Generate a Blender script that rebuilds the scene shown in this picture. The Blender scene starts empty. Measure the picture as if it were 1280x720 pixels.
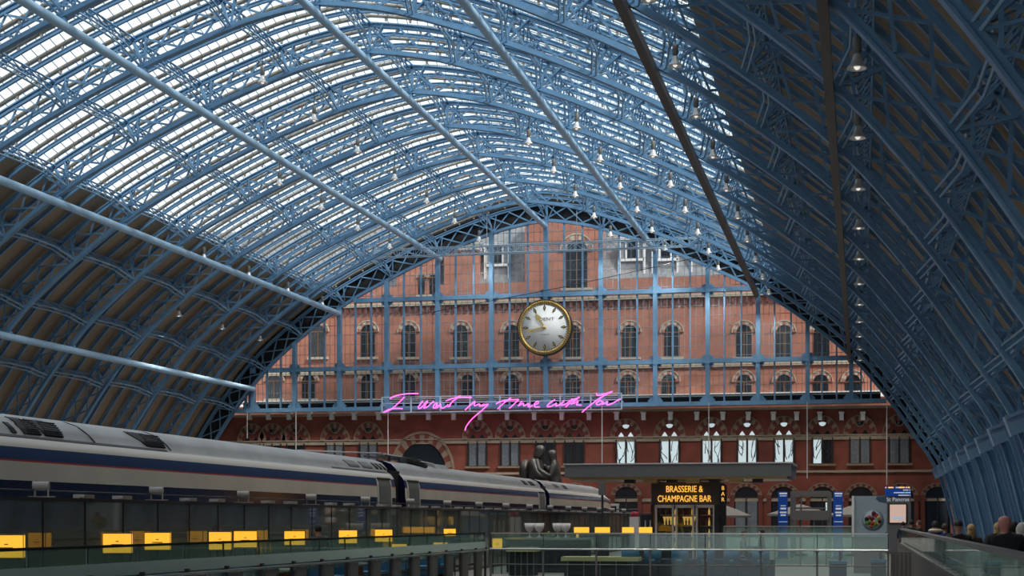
import bpy, bmesh, math, random
from mathutils import Vector, Matrix
random.seed(7)
C = bpy.context.scene.collection
sc = bpy.context.scene

# ------------------------------------------------------------------ camera
EYE = 1.65
FPX, CX, HY, VX = 1860.0, 690.0, 650.0, 1077.0
YAW = math.atan((VX - CX) / FPX)
cam = bpy.data.cameras.new('camera'); camo = bpy.data.objects.new('camera', cam); C.objects.link(camo)
camo.location = (0, 0, EYE); camo.rotation_euler = (math.pi / 2, 0, YAW)
cam.sensor_width = 36.0; cam.lens = FPX / 1280 * 36.0
cam.shift_x = -(CX - 640) / 1280.0; cam.shift_y = (HY - 360) / 1280.0
cam.clip_end = 1000
sc.camera = camo
# ------------------------------------------------------------------ sky, light, exposure
wd = bpy.data.worlds.new('sky'); sc.world = wd; wd.use_nodes = True
wn = wd.node_tree.nodes['Background']
wn.inputs[0].default_value = (0.86, 0.94, 1.0, 1); wn.inputs[1].default_value = 1.25
sun = bpy.data.lights.new('sun', 'SUN'); suno = bpy.data.objects.new('sun', sun); C.objects.link(suno)
sun.energy = 4.0; sun.angle = math.radians(12); sun.color = (1.0, 0.95, 0.88)
suno.rotation_euler = Vector((-0.62, 0.42, -0.66)).to_track_quat('-Z', 'Y').to_euler()
LAMP = 2000.0                             # watts in each hanging bell lamp
vs = sc.view_settings
vs.view_transform = 'Standard'; vs.look = 'None'; vs.exposure = 0.12; vs.gamma = 1.0; vs.use_curve_mapping = False
sc.cycles.max_bounces = 8; sc.cycles.diffuse_bounces = 5; sc.cycles.glossy_bounces = 3
sc.cycles.transparent_max_bounces = 24; sc.cycles.caustics_reflective = False; sc.cycles.caustics_refractive = False

# ------------------------------------------------------------------ measuring helpers
_c, _s = math.cos(YAW), math.sin(YAW)
def ray(x, y):
    u = (x - CX) / FPX; v = (HY - y) / FPX
    return (-_s + u * _c, _c + u * _s, v)
def onY(x, y, Y):
    d = ray(x, y); t = Y / d[1]; return Vector((d[0] * t, Y, d[2] * t + EYE))
def onX(x, y, X):
    d = ray(x, y); t = X / d[0]; return Vector((X, d[1] * t, d[2] * t + EYE))
D, S, XC = 142.7, 8.94, -30.2
NB = 17                                   # bays built
ORD = 'first second third fourth fifth sixth seventh eighth ninth tenth eleventh twelfth thirteenth fourteenth fifteenth sixteenth seventeenth eighteenth nineteenth twentieth'.split()
def ordn(i):
    if i < 20: return ORD[i]
    return {2: 'twenty', 3: 'thirty', 4: 'forty', 5: 'fifty'}[(i + 1) // 10] + ('-' + ORD[(i + 1) % 10 - 1] if (i + 1) % 10 else 'eth')

# ------------------------------------------------------------------ materials
M = {}
def mat(name, col, rough=0.6, metal=0.0, var=0.0, scale=3.0, emit=None, estr=0.0, spec=0.5):
    m = bpy.data.materials.new(name); m.use_nodes = True
    nt = m.node_tree; b = nt.nodes['Principled BSDF']
    b.inputs['Base Color'].default_value = (*col, 1); b.inputs['Roughness'].default_value = rough
    b.inputs['Metallic'].default_value = metal; b.inputs['Specular IOR Level'].default_value = spec
    if var:
        tc = nt.nodes.new('ShaderNodeTexCoord'); nz = nt.nodes.new('ShaderNodeTexNoise'); nz.inputs['Scale'].default_value = scale
        nz.inputs['Detail'].default_value = 5
        nt.links.new(tc.outputs['Object'], nz.inputs['Vector'])
        r = nt.nodes.new('ShaderNodeValToRGB')
        r.color_ramp.elements[0].position = 0.3; r.color_ramp.elements[1].position = 0.7
        r.color_ramp.elements[0].color = (*[max(0, c * (1 - var)) for c in col], 1)
        r.color_ramp.elements[1].color = (*[min(1, c * (1 + var)) for c in col], 1)
        nt.links.new(nz.outputs['Fac'], r.inputs['Fac']); nt.links.new(r.outputs['Color'], b.inputs['Base Color'])
    if emit:
        b.inputs['Emission Color'].default_value = (*emit, 1); b.inputs['Emission Strength'].default_value = estr
    M[name] = m; return m
def glass(name, tint, refl=0.06, rough=0.02, body=0.0, bodycol=(0.5, 0.6, 0.6)):
    """thin sheet glass: clear, with a fresnel reflection and an optional milky body"""
    m = bpy.data.materials.new(name); m.use_nodes = True; nt = m.node_tree
    for n in list(nt.nodes): nt.nodes.remove(n)
    out = nt.nodes.new('ShaderNodeOutputMaterial')
    tr = nt.nodes.new('ShaderNodeBsdfTransparent'); tr.inputs[0].default_value = (*tint, 1)
    gl = nt.nodes.new('ShaderNodeBsdfGlossy'); gl.inputs['Roughness'].default_value = rough
    lw = nt.nodes.new('ShaderNodeLayerWeight'); lw.inputs['Blend'].default_value = 0.3
    mr = nt.nodes.new('ShaderNodeMapRange'); mr.inputs[3].default_value = refl; mr.inputs[4].default_value = 0.9
    pw = nt.nodes.new('ShaderNodeMath'); pw.operation = 'POWER'; pw.inputs[1].default_value = 3.0
    nt.links.new(lw.outputs['Facing'], pw.inputs[0]); nt.links.new(pw.outputs[0], mr.inputs[0])
    base = tr.outputs[0]
    if body:
        df = nt.nodes.new('ShaderNodeBsdfDiffuse'); df.inputs[0].default_value = (*bodycol, 1)
        mx = nt.nodes.new('ShaderNodeMixShader'); mx.inputs[0].default_value = body
        nt.links.new(tr.outputs[0], mx.inputs[1]); nt.links.new(df.outputs[0], mx.inputs[2]); base = mx.outputs[0]
    mx2 = nt.nodes.new('ShaderNodeMixShader')
    nt.links.new(mr.outputs[0], mx2.inputs[0]); nt.links.new(base, mx2.inputs[1]); nt.links.new(gl.outputs[0], mx2.inputs[2])
    nt.links.new(mx2.outputs[0], out.inputs[0]); M[name] = m; return m
mat('iron_blue', (0.13, 0.27, 0.43), 0.45, var=0.12, scale=1.2)
mat('iron_pale', (0.21, 0.35, 0.49), 0.4)
mat('bracket_blue', (0.20, 0.33, 0.47), 0.4)  # lighter iron blue, paints in the light falling on the springing brackets
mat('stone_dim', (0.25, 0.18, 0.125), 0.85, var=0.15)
mat('tube_blue', (0.36, 0.55, 0.72), 0.38, var=0.06)
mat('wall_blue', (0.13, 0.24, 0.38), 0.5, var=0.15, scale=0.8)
mat('duct_brown', (0.045, 0.04, 0.036), 0.5)
mat('gutter_tan', (0.42, 0.36, 0.28), 0.7, var=0.2)
mat('bracket_white', (0.75, 0.73, 0.68), 0.6)
mat('glazing_grey', (0.22, 0.26, 0.29), 0.6)
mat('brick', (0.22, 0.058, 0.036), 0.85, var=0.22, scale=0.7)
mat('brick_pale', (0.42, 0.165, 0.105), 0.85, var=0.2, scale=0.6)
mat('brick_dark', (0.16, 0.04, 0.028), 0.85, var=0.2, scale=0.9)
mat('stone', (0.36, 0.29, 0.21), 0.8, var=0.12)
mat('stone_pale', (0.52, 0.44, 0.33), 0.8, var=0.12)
mat('stone_white', (0.80, 0.79, 0.75), 0.7)
mat('slate', (0.24, 0.25, 0.26), 0.6, var=0.25, scale=2.0)
mat('white_paint', (0.85, 0.86, 0.86), 0.5)
mat('dark_pane', (0.018, 0.024, 0.03), 0.08)
mat('curtain_pane', (0.16, 0.18, 0.20), 0.35, var=0.2)
mat('frame_dark', (0.02, 0.02, 0.022), 0.5)
mat('soffit_dark', (0.012, 0.012, 0.014), 0.8)
mat('floor_stone', (0.20, 0.195, 0.185), 0.45, var=0.12, scale=0.6)
mat('ballast', (0.10, 0.09, 0.08), 0.95, var=0.3, scale=6)
mat('steel', (0.62, 0.62, 0.60), 0.28, 0.9)
mat('steel_dark', (0.06, 0.06, 0.065), 0.4, 0.5)
mat('grey_metal', (0.19, 0.185, 0.175), 0.5, 0.2)
mat('aluminium', (0.72, 0.72, 0.70), 0.35, 0.4)
mat('lamp_glow', (0.8, 0.8, 0.75), 0.5, emit=(1.0, 0.94, 0.85), estr=0.7)
mat('light_casing', (0.42, 0.40, 0.37), 0.5)
mat('bronze', (0.055, 0.05, 0.045), 0.42, 0.6, var=0.3, scale=2)
mat('train_silver', (0.42, 0.42, 0.41), 0.38, 0.25, var=0.14, scale=0.8)
mat('train_seam', (0.05, 0.05, 0.055), 0.6)
mat('train_blue', (0.045, 0.085, 0.20), 0.16, 0.1)
mat('train_red', (0.55, 0.05, 0.05), 0.3)
mat('train_cream', (0.84, 0.77, 0.64), 0.25, var=0.07, scale=0.7)
mat('train_navy', (0.012, 0.014, 0.045), 0.14)
mat('train_door', (0.20, 0.21, 0.20), 0.4)
mat('train_white', (0.74, 0.70, 0.63), 0.3)
mat('louvre', (0.016, 0.017, 0.019), 0.6)
mat('rubber', (0.008, 0.008, 0.009), 0.7)
mat('gold', (0.55, 0.36, 0.10), 0.45, 0.5, var=0.45, scale=9)
mat('gold_hand', (0.62, 0.46, 0.17), 0.35, 0.3)
mat('dial', (0.86, 0.88, 0.88), 0.9, spec=0.1)
mat('ink', (0.012, 0.012, 0.014), 0.5)
mat('ink_grey', (0.25, 0.27, 0.28), 0.5)
mat('neon_pink', (0.9, 0.1, 0.6), 0.4, emit=(1.0, 0.13, 0.60), estr=1.7)
mat('frame_blue', (0.36, 0.50, 0.62), 0.5)
mat('amber', (0.9, 0.5, 0.05), 0.5, emit=(1.0, 0.47, 0.035), estr=0.95)
mat('amber_text', (0.9, 0.5, 0.1), 0.5, emit=(1.0, 0.50, 0.08), estr=1.0)
mat('sign_brown', (0.085, 0.07, 0.062), 0.6)
mat('canopy_grey', (0.16, 0.165, 0.17), 0.5)
mat('canopy_gold', (0.40, 0.29, 0.13), 0.3, 0.6)
mat('blue_sign', (0.005, 0.055, 0.30), 0.4, emit=(0.005, 0.06, 0.34), estr=0.22)
mat('sign_white', (0.8, 0.84, 0.9), 0.5, emit=(0.7, 0.8, 1.0), estr=0.25)
mat('screen_lit', (0.5, 0.38, 0.32), 0.3, emit=(0.75, 0.50, 0.40), estr=0.55)
mat('poster_blue', (0.33, 0.42, 0.48), 0.5)
mat('poster_dish', (0.20, 0.27, 0.33), 0.5)
mat('poster_navy', (0.05, 0.09, 0.15), 0.5)
mat('umbrella_grey', (0.20, 0.185, 0.17), 0.8)
mat('teal', (0.20, 0.36, 0.33), 0.5)
mat('tub_blue', (0.035, 0.14, 0.26), 0.6)
mat('tub_dark', (0.012, 0.018, 0.028), 0.7)
mat('cream_top', (0.68, 0.60, 0.33), 0.35)
mat('wood', (0.22, 0.09, 0.03), 0.5, var=0.25, scale=4)
mat('white_ceramic', (0.82, 0.78, 0.77), 0.3)
mat('bottle_green', (0.02, 0.06, 0.03), 0.12)
mat('window_day', (0.5, 0.55, 0.55), 0.2, emit=(0.62, 0.76, 0.80), estr=0.62)
mat('branch', (0.03, 0.04, 0.045), 0.8)
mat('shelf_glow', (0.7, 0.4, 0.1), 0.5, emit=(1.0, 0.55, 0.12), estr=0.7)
for n, c in dict(coat_black=(0.012, 0.012, 0.014), coat_navy=(0.012, 0.018, 0.04), coat_blue=(0.02, 0.07, 0.28), coat_grey=(0.05, 0.055, 0.06),
                 fur=(0.50, 0.42, 0.33), jeans=(0.03, 0.04, 0.07), hair_dark=(0.012, 0.010, 0.009), hair_brown=(0.06, 0.03, 0.018), scarf_red=(0.4, 0.03, 0.06),
                 hair_blonde=(0.46, 0.30, 0.13), hair_white=(0.68, 0.63, 0.55), coat_brown=(0.10, 0.045, 0.03), yellow_trim=(0.65, 0.55, 0.08), shoe=(0.01, 0.01, 0.01),
                 tomato=(0.35, 0.05, 0.03), leafy=(0.12, 0.28, 0.05), potato=(0.60, 0.38, 0.12), beet=(0.10, 0.015, 0.03)).items():
    mat(n, c, 0.75, var=0.15, scale=6)
mat('skin', (0.52, 0.26, 0.19), 0.5)
mat('skin_pink', (0.58, 0.25, 0.19), 0.42)
def boards(name, a, b):
    m = mat(name, a, 0.8); nt = m.node_tree; bs = nt.nodes['Principled BSDF']
    tc = nt.nodes.new('ShaderNodeTexCoord'); wv = nt.nodes.new('ShaderNodeTexWave'); wv.wave_type = 'BANDS'; wv.bands_direction = 'Y'
    wv.inputs['Scale'].default_value = 1.1; wv.inputs['Distortion'].default_value = 0.5; wv.inputs['Detail'].default_value = 2
    r = nt.nodes.new('ShaderNodeValToRGB'); r.color_ramp.elements[0].color = (*a, 1); r.color_ramp.elements[1].color = (*b, 1)
    nt.links.new(tc.outputs['Object'], wv.inputs['Vector']); nt.links.new(wv.outputs['Fac'], r.inputs['Fac']); nt.links.new(r.outputs['Color'], bs.inputs['Base Color'])
boards('roof_boards', (0.27, 0.20, 0.13), (0.34, 0.26, 0.18))
glass('roof_glass', (0.93, 0.96, 0.98), 0.02)
glass('screen_glass', (0.84, 0.87, 0.88), 0.05, 0.02, 0.06, (0.5, 0.52, 0.52))  # faint milky body imitates the haze of reflections on the screen
glass('green_glass', (0.74, 0.86, 0.81), 0.05, 0.03, 0.15, (0.42, 0.64, 0.56))
glass('pale_glass', (0.82, 0.90, 0.87), 0.03, 0.03, 0.015, (0.3, 0.5, 0.42))
glass('wall_glass', (0.50, 0.58, 0.54), 0.10, 0.03, 0.38, (0.34, 0.36, 0.31))
glass('frosted', (0.6, 0.75, 0.7), 0.05, 0.15, 0.85, (0.72, 0.90, 0.82))
glass('clear_glass', (0.80, 0.84, 0.83), 0.06)

# ------------------------------------------------------------------ object helpers
class MB:
    def __init__(self): self.v = []; self.f = []; self.m = []; self.sm = []
    def add(self, vs, fs, mi=0, sm=False):
        o = len(self.v); self.v += [tuple(v) for v in vs]
        for f in fs: self.f.append(tuple(i + o for i in f)); self.m.append(mi); self.sm.append(sm)
    def box(self, c, s, mi=0, rz=0.0, rot=None):
        R = rot if rot is not None else Matrix.Rotation(rz, 3, 'Z')
        vs = [Vector(c) + R @ Vector((x * s[0] / 2, y * s[1] / 2, z * s[2] / 2)) for z in (-1, 1) for y in (-1, 1) for x in (-1, 1)]
        self.add(vs, [(0, 2, 3, 1), (4, 5, 7, 6), (0, 1, 5, 4), (2, 6, 7, 3), (0, 4, 6, 2), (1, 3, 7, 5)], mi)
    def bar(self, p, q, w, h, up=(0, 0, 1), mi=0):
        p, q = Vector(p), Vector(q); d = (q - p)
        if d.length < 1e-6: return
        d.normalize(); up = Vector(up); x = d.cross(up)
        if x.length < 1e-4: up = Vector((1, 0, 0)); x = d.cross(up)
        x.normalize(); z = x.cross(d)
        vs = [b + x * a * w / 2 + z * e * h / 2 for b in (p, q) for e in (-1, 1) for a in (-1, 1)]
        self.add(vs, [(0, 1, 3, 2), (4, 6, 7, 5), (0, 4, 5, 1), (2, 3, 7, 6), (0, 2, 6, 4), (1, 5, 7, 3)], mi)
    def tube(self, pts, r, n=8, mi=0, caps=True):
        pts = [Vector(p) for p in pts]; rs = r if isinstance(r, (list, tuple)) else [r] * len(pts)
        vs = []; ref = None
        for i, p in enumerate(pts):
            d = (pts[min(i + 1, len(pts) - 1)] - pts[max(i - 1, 0)])
            d = d.normalized() if d.length > 1e-9 else Vector((0, 0, 1))
            if ref is None:
                ref = Vector((0, 0, 1)) if abs(d.z) < 0.9 else Vector((1, 0, 0))
            x = d.cross(ref)
            if x.length < 1e-4: ref = Vector((0, 1, 0)); x = d.cross(ref)
            x.normalize(); y = x.cross(d); ref = y
            for k in range(n):
                a = 2 * math.pi * k / n; vs.append(p + (x * math.cos(a) + y * math.sin(a)) * rs[i])
        fs = [(i * n + k, i * n + (k + 1) % n, (i + 1) * n + (k + 1) % n, (i + 1) * n + k) for i in range(len(pts) - 1) for k in range(n)]
        self.add(vs, fs, mi, True)
        if caps:
            o = len(pts) * n; self.add([vs[k] for k in range(n)][::-1], [tuple(range(n))], mi); self.add(vs[-n:], [tuple(range(n))], mi)
    def lathe(self, prof, c=(0, 0, 0), n=16, mi=0, axis='Z'):
        c = Vector(c); vs = []
        for r, h in prof:
            for k in range(n):
                a = 2 * math.pi * k / n; x, y = r * math.cos(a), r * math.sin(a)
                vs.append(c + (Vector((x, y, h)) if axis == 'Z' else Vector((x, -h, y))))
        fs = [(i * n + k, i * n + (k + 1) % n, (i + 1) * n + (k + 1) % n, (i + 1) * n + k) for i in range(len(prof) - 1) for k in range(n)]
        self.add(vs, fs, mi, True)
    def ell(self, c, r, n=14, m=9, mi=0):
        vs = [];
        for i in range(m + 1):
            th = math.pi * i / m
            for k in range(n):
                a = 2 * math.pi * k / n
                vs.append(Vector(c) + Vector((r[0] * math.sin(th) * math.cos(a), r[1] * math.sin(th) * math.sin(a), r[2] * math.cos(th))))
        self.add(vs, [(i * n + k, (i + 1) * n + k, (i + 1) * n + (k + 1) % n, i * n + (k + 1) % n) for i in range(m) for k in range(n)], mi, True)
    def prism(self, pts, y0, y1, mi=0):
        """outline in the xz plane, given thickness from y0 (front) to y1"""
        n = len(pts); vs = [(p[0], y0, p[1]) for p in pts] + [(p[0], y1, p[1]) for p in pts]
        fs = [tuple(range(n)), tuple(range(2 * n - 1, n - 1, -1))] + [((i + 1) % n, i, i + n, (i + 1) % n + n) for i in range(n)]
        self.add(vs, fs, mi)
    def build(self, name, mats, parent=None, loc=None):
        me = bpy.data.meshes.new(name); me.from_pydata(self.v, [], self.f)
        for mm in ([mats] if isinstance(mats, str) else mats): me.materials.append(M[mm])
        me.polygons.foreach_set('material_index', self.m); me.polygons.foreach_set('use_smooth', self.sm); me.update()
        o = bpy.data.objects.new(name, me); C.objects.link(o)
        if parent is not None: o.parent = parent
        if loc is not None: o.location = loc
        return o
def tag(o, label=None, cat=None, group=None, kind=None):
    if label: o['label'] = label
    if cat: o['category'] = cat
    if group: o['group'] = group
    if kind: o['kind'] = kind
    return o
def empty(name, loc, label, cat, group=None, rz=0.0, kind=None):
    o = bpy.data.objects.new(name, None); C.objects.link(o); o.location = loc; o.rotation_euler = (0, 0, rz); o.empty_display_size = 0.2
    return tag(o, label, cat, group, kind)
def dup(o, loc, label, rz=None, group=None):
    r = o.copy(); C.objects.link(r); r.location = loc; r['label'] = label
    if rz is not None: r.rotation_euler = (0, 0, rz)
    if group: r['group'] = group
    for ch in o.children:
        c = ch.copy(); C.objects.link(c); c.parent = r
        for g in ch.children:
            d = g.copy(); C.objects.link(d); d.parent = c
    return r
def text(body, name, size, mat_, parent, loc, rot=(math.pi / 2, 0, 0), align='CENTER', ext=0.01, sx=1.0):
    cu = bpy.data.curves.new(name, 'FONT'); cu.body = body; cu.size = size; cu.extrude = ext; cu.align_x = align; cu.align_y = 'CENTER'
    o = bpy.data.objects.new(name, cu); C.objects.link(o)
    bpy.context.view_layer.update()
    me = bpy.data.meshes.new_from_object(o.evaluated_get(bpy.context.evaluated_depsgraph_get()))
    bpy.data.objects.remove(o)
    me.materials.clear(); me.materials.append(M[mat_])
    o = bpy.data.objects.new(name, me); C.objects.link(o); o.parent = parent; o.location = loc; o.rotation_euler = rot; o.scale = (sx, 1, 1)
    return o

# ------------------------------------------------------------------ the arch (t = distance from the shed's centre line)
RH = [(0, 29.25), (2.7, 28.85), (5.4, 28.2), (10.7, 26.35), (15.7, 24.2), (20.8, 21.6), (25.3, 18.5), (29.2, 15.2), (32.35, 11.5), (34.9, 7.8), (37.0, 4.46), (38.05, 0.9), (38.6, -1.65)]
def _dense():
    P = [Vector((t, v + EYE)) for t, v in RH]; out = []
    for i in range(len(P) - 1):
        p0 = P[i - 1] if i > 0 else P[0] + (P[0] - P[1]) * Vector((1, 1)).x
        p3 = P[i + 2] if i + 2 < len(P) else P[-1] + (P[-1] - P[-2])
        n = max(2, int((P[i + 1] - P[i]).length / 0.25))
        for k in range(n):
            u = k / n; p1, p2 = P[i], P[i + 1]
            out.append(0.5 * ((2 * p1) + (p2 - p0) * u + (2 * p0 - 5 * p1 + 4 * p2 - p3) * u * u + (3 * p1 - p0 - 3 * p2 + p3) * u ** 3))
    out.append(P[-1]); return out
_half = _dense()
_arc = [0.0]
for i in range(1, len(_half)): _arc.append(_arc[-1] + (_half[i] - _half[i - 1]).length)
LEN = _arc[-1]
def _at(s):
    s = min(max(s, 0), LEN); lo = 0
    hi = len(_arc) - 1
    while hi - lo > 1:
        m = (lo + hi) // 2
        if _arc[m] <= s: lo = m
        else: hi = m
    u = (s - _arc[lo]) / (_arc[hi] - _arc[lo]); return _half[lo].lerp(_half[hi], u)
def arch(s, n=0.0):
    """signed arc length s from the crown, n metres outside the lower chord -> (t, z)"""
    a = abs(s); p = _at(a); d = _at(min(a + 0.4, LEN)) - _at(max(a - 0.4, 0)); d.normalize()
    if a < 0.4: d = Vector((1, -0.16 * a / 0.4 - 0.0)).normalized()
    nn = Vector((-d.y, d.x)); q = p + nn * n
    return (q.x if s >= 0 else -q.x, q.y)
def s_of_t(t):
    a = abs(t)
    for i in range(1, len(_half)):
        if _half[i].x >= a:
            u = (a - _half[i - 1].x) / (_half[i].x - _half[i - 1].x); r = _arc[i - 1] + u * (_arc[i] - _arc[i - 1]); return math.copysign(r, t)
    return math.copysign(LEN, t)
def z_of_t(t): return arch(s_of_t(t))[1]
def sweep(mb, s0, s1, n0, n1, y, w, mi=0, step=0.9):
    k = max(1, int(abs(s1 - s0) / step)); vs = []
    for i in range(k + 1):
        s = s0 + (s1 - s0) * i / k; a, b = arch(s, n0), arch(s, n1)
        vs += [(a[0], y - w / 2, a[1]), (a[0], y + w / 2, a[1]), (b[0], y + w / 2, b[1]), (b[0], y - w / 2, b[1])]
    fs = [(i * 4 + j, i * 4 + (j + 1) % 4, i * 4 + 4 + (j + 1) % 4, i * 4 + 4 + j) for i in range(k) for j in range(4)]
    fs += [(3, 2, 1, 0), tuple(k * 4 + j for j in range(4))]
    mb.add(vs, fs, mi)
NODES_T = [-35.6, -32.6, -29.2, -25.3, -20.8, -15.8, -10.8, -5.4, 0, 5.4, 10.8, 15.8, 20.8, 25.3, 29.2, 32.6, 35.6]
NODES = [s_of_t(t) for t in NODES_T]
SG = s_of_t(21.4)                          # edge of the glazed crown
SPR = s_of_t(37.0)                         # springing bracket

# ------------------------------------------------------------------ setting: floor, side walls, roof covering
b = MB()
b.box((-13.0, 70, -0.25), (5.2, 150, 0.5)); b.box((-45, 70, -0.25), (50.8, 150, 0.5))
b.box((5.6, 70, -0.25), (8.4, 150, 0.5)); b.box((-4.5, 93.0, -0.25), (11.8, 104, 0.5))
b.box((-4.5, 20, -5.25), (11.8, 42, 0.5)); b.box((-17.5, 70, -1.5), (4.2, 150, 0.6), 1)
b.box((-10.5, 20, -2.75), (0.2, 42, 4.5)); b.box((1.5, 20, -2.75), (0.2, 42, 4.5)); b.box((-4.5, 41.1, -2.75), (11.8, 0.2, 4.5))
tag(b.build('floor', ['floor_stone', 'ballast']), kind='structure')

Y0 = D - NB * S
def cover(mb, s0, s1, n, y0, y1, mi=0, th=0.12, step=1.2):
    sweep(mb, s0, s1, n, n + th, (y0 + y1) / 2, y1 - y0, mi, step)
for side, nm in ((-1, 'left'), (1, 'right')):
    b = MB(); cover(b, side * SG, side * (SPR + 1.2), 2.25, Y0 - 40, D + 0.5, 0)
    tag(b.build('ceiling_' + nm, 'roof_boards', loc=(XC, 0, 0)), kind='structure')
    b = MB(); cover(b, side * (SPR - 0.3), side * LEN, 0.75, Y0 - 40, D + 0.5, 0); b.box((side * 39.45, (Y0 - 40 + D) / 2, 0.1), (0.12, D + 40 - Y0, 0.8)); sweep(b, side * (SPR - 0.3), side * (SPR - 0.1), 0.75, 2.4, (Y0 - 40 + D + 0.5) / 2, D + 40.5 - Y0)
    for k in range(NB):
        for q in (0.25, 0.5, 0.75):
            sweep(b, side * SPR, side * LEN, 0.25, 0.8, D - k * S - q * S, 0.16, 0)
        for s in (0.35, 0.7): cover(b, side * (SPR + (LEN - SPR) * s), side * (SPR + (LEN - SPR) * s + 0.08), 0.66, D - (k + 1) * S, D - k * S)
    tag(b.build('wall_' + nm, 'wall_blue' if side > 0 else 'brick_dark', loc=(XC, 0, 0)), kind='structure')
# closed crown beyond the near bays, out of view behind the camera
b = MB(); cover(b, -SG, SG, 2.4, Y0 - 40, Y0 - 18)
tag(b.build('ceiling', 'roof_boards', loc=(XC, 0, 0)), kind='structure')

b = MB(); L_ = LEN - 0.1
b.prism([arch(-L_ + 2 * L_ * q / 80, 2.0) for q in range(81)], Y0 - 41, Y0 - 40)
tag(b.build('wall_behind', 'brick_dark', loc=(XC, 0, 0)), kind='structure')  # unseen wall added across the open end to block sky light and reflections

# ------------------------------------------------------------------ main ribs
def make_rib():
    r = empty('roof_rib', (XC, D, 0), 'main blue lattice roof rib framing the top of the clock screen', 'roof rib', 'main lattice ribs of the train shed')
    b = MB(); sweep(b, -LEN, LEN, 0.0, 0.09, 0, 0.40); sweep(b, -LEN, LEN, 0.09, 0.30, 0, 0.22)
    b.build('lower_chord', 'iron_blue', r)
    b = MB(); sweep(b, -SPR, SPR, 1.88, 1.96, 0, 0.40); sweep(b, -SPR, SPR, 1.68, 1.88, 0, 0.2)
    b.build('upper_chord', 'iron_blue', r)
    b = MB(); L = SPR - 0.2; n = int(2 * L / 1.75); ds = 2 * L / n
    for i in range(n):
        s0, s1 = -L + i * ds, -L + (i + 1) * ds
        for (sa, na, sb, nb, yy) in ((s0, 0.35, s1, 1.65, 0.07), (s0, 1.65, s1, 0.35, -0.07)):
            p, q = arch(sa, na), arch(sb, nb); b.bar((p[0], yy, p[1]), (q[0], yy, q[1]), 0.05, 0.12, (q[0] - p[0], 0, 0) if abs(q[1] - p[1]) > 2 * abs(q[0] - p[0]) else (0, 0, 1))
    for s in NODES:
        p, q = arch(s, 0.3), arch(s, 1.8); b.bar((p[0], 0, p[1]), (q[0], 0, q[1]), 0.16, 0.2, (0, 1, 0))
    b.build('lattice', 'iron_blue', r)
    for sd in (-1, 1):
        b = MB(); p = arch(sd * SPR, 0.15); q = arch(sd * (SPR + 0.5), 0.15)
        b.box((p[0], 0, p[1] - 0.1), (0.85, 0.95, 0.95), 0, rot=Matrix.Rotation(-sd * 0.35, 3, 'Y')); b.box((p[0], 0, p[1] + 0.34), (1.0, 1.1, 0.16), 0, rot=Matrix.Rotation(-sd * 0.35, 3, 'Y'))
        b.build('springing_bracket', 'bracket_blue', r)
    return r
rib = make_rib()
for k in range(1, NB + 1):
    dup(rib, (XC, D - k * S, 0), f'main blue lattice roof rib, the {ordn(k - 1)} out from the clock screen')
# dark tympanum closing the last rib
b = MB(); sweep(b, -SPR, SPR, 0.3, 3.2, 0, 0.12)
tag(b.build('gable_backing', 'soffit_dark', loc=(XC, D + 0.42, 0)), 'black board closing the last roof rib above the clock screen', 'gable board', kind='structure')

# ------------------------------------------------------------------ slim ribs and rooflights
b = MB(); SS = SPR - 0.6
sweep(b, -SS, SS, 1.90, 2.06, 0, 0.08); sweep(b, -SS, SS, 2.05, 2.10, 0, 0.18); sweep(b, -SS, SS, 1.86, 1.91, 0, 0.17)
sec = b.build('slim_rib', 'iron_blue', loc=(XC, D - S / 4, 0)); first = True
for k in range(NB):
    for j in (1, 2, 3):
        lab = f'slim blue roof rib, {ordn(j - 1)} within the {ordn(k)} roof bay from the clock screen'
        o = sec if first else sec.copy()
        if not first: C.objects.link(o)
        first = False; o.location = (XC, D - k * S - j * S / 4, 0); tag(o, lab, 'roof rib', 'slim ribs between the main ribs')
def make_rooflight():
    r = empty('rooflight', (XC, D, 0), 'ridged glass rooflight in the roof bay nearest the clock screen', 'rooflight', 'glazed bays of the roof crown')
    SG = s_of_t(21.4) - 0.14
    W = S / 4; n = int(2 * SG / 1.1); ga = MB(); bars = MB(); rb = MB()
    for j in range(4):
        y0 = -j * W - 0.15; y1 = -(j + 1) * W + 0.15; ym = (y0 + y1) / 2
        for (ya, na, yb, nb) in ((y0, 2.42, ym, 3.0), (ym, 3.0, y1, 2.42)):
            vs = []
            for i in range(n + 1):
                s = -SG + 2 * SG * i / n; p, q = arch(s, na), arch(s, nb); vs += [(p[0], ya, p[1]), (q[0], yb, q[1])]
            ga.add(vs, [(2 * i, 2 * i + 1, 2 * i + 3, 2 * i + 2) for i in range(n)])
            m = int(2 * SG / 0.62)
            for i in range(m + 1):
                s = -SG + 2 * SG * i / m; p, q = arch(s, na - 0.03), arch(s, nb - 0.03)
                bars.bar((p[0], ya, p[1]), (q[0], yb, q[1]), 0.035, 0.04)
        sweep(rb, -SG, SG, 2.97, 3.02, ym, 0.05, 0, 1.2)
    n0 = len(bars.v); bars.v += rb.v; bars.f += [tuple(q + n0 for q in f) for f in rb.f]; bars.m += rb.m; bars.sm += rb.sm
    ga.build('glass', 'roof_glass', r); bars.build('glazing_bars', 'glazing_grey', r)
    for j in range(4):
        g = MB(); y = -j * W
        sweep(g, -SG, SG, 2.32, 2.38, y, 0.30, 0, 1.2); sweep(g, -SG, SG, 2.36, 2.44, y - 0.15, 0.04, 0, 1.2); sweep(g, -SG, SG, 2.36, 2.44, y + 0.15, 0.04, 0, 1.2)
        m = int(2 * SG / 1.5)
        for i in range(m):
            s = -SG + 2 * SG * (i + 0.5) / m; p = arch(s, 2.23); g.box((p[0], y, p[1]), (0.12, 0.16, 0.24), 1)
        g.build('gutter', ['gutter_tan', 'gutter_tan'], r)
    return r
rl = make_rooflight()
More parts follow.
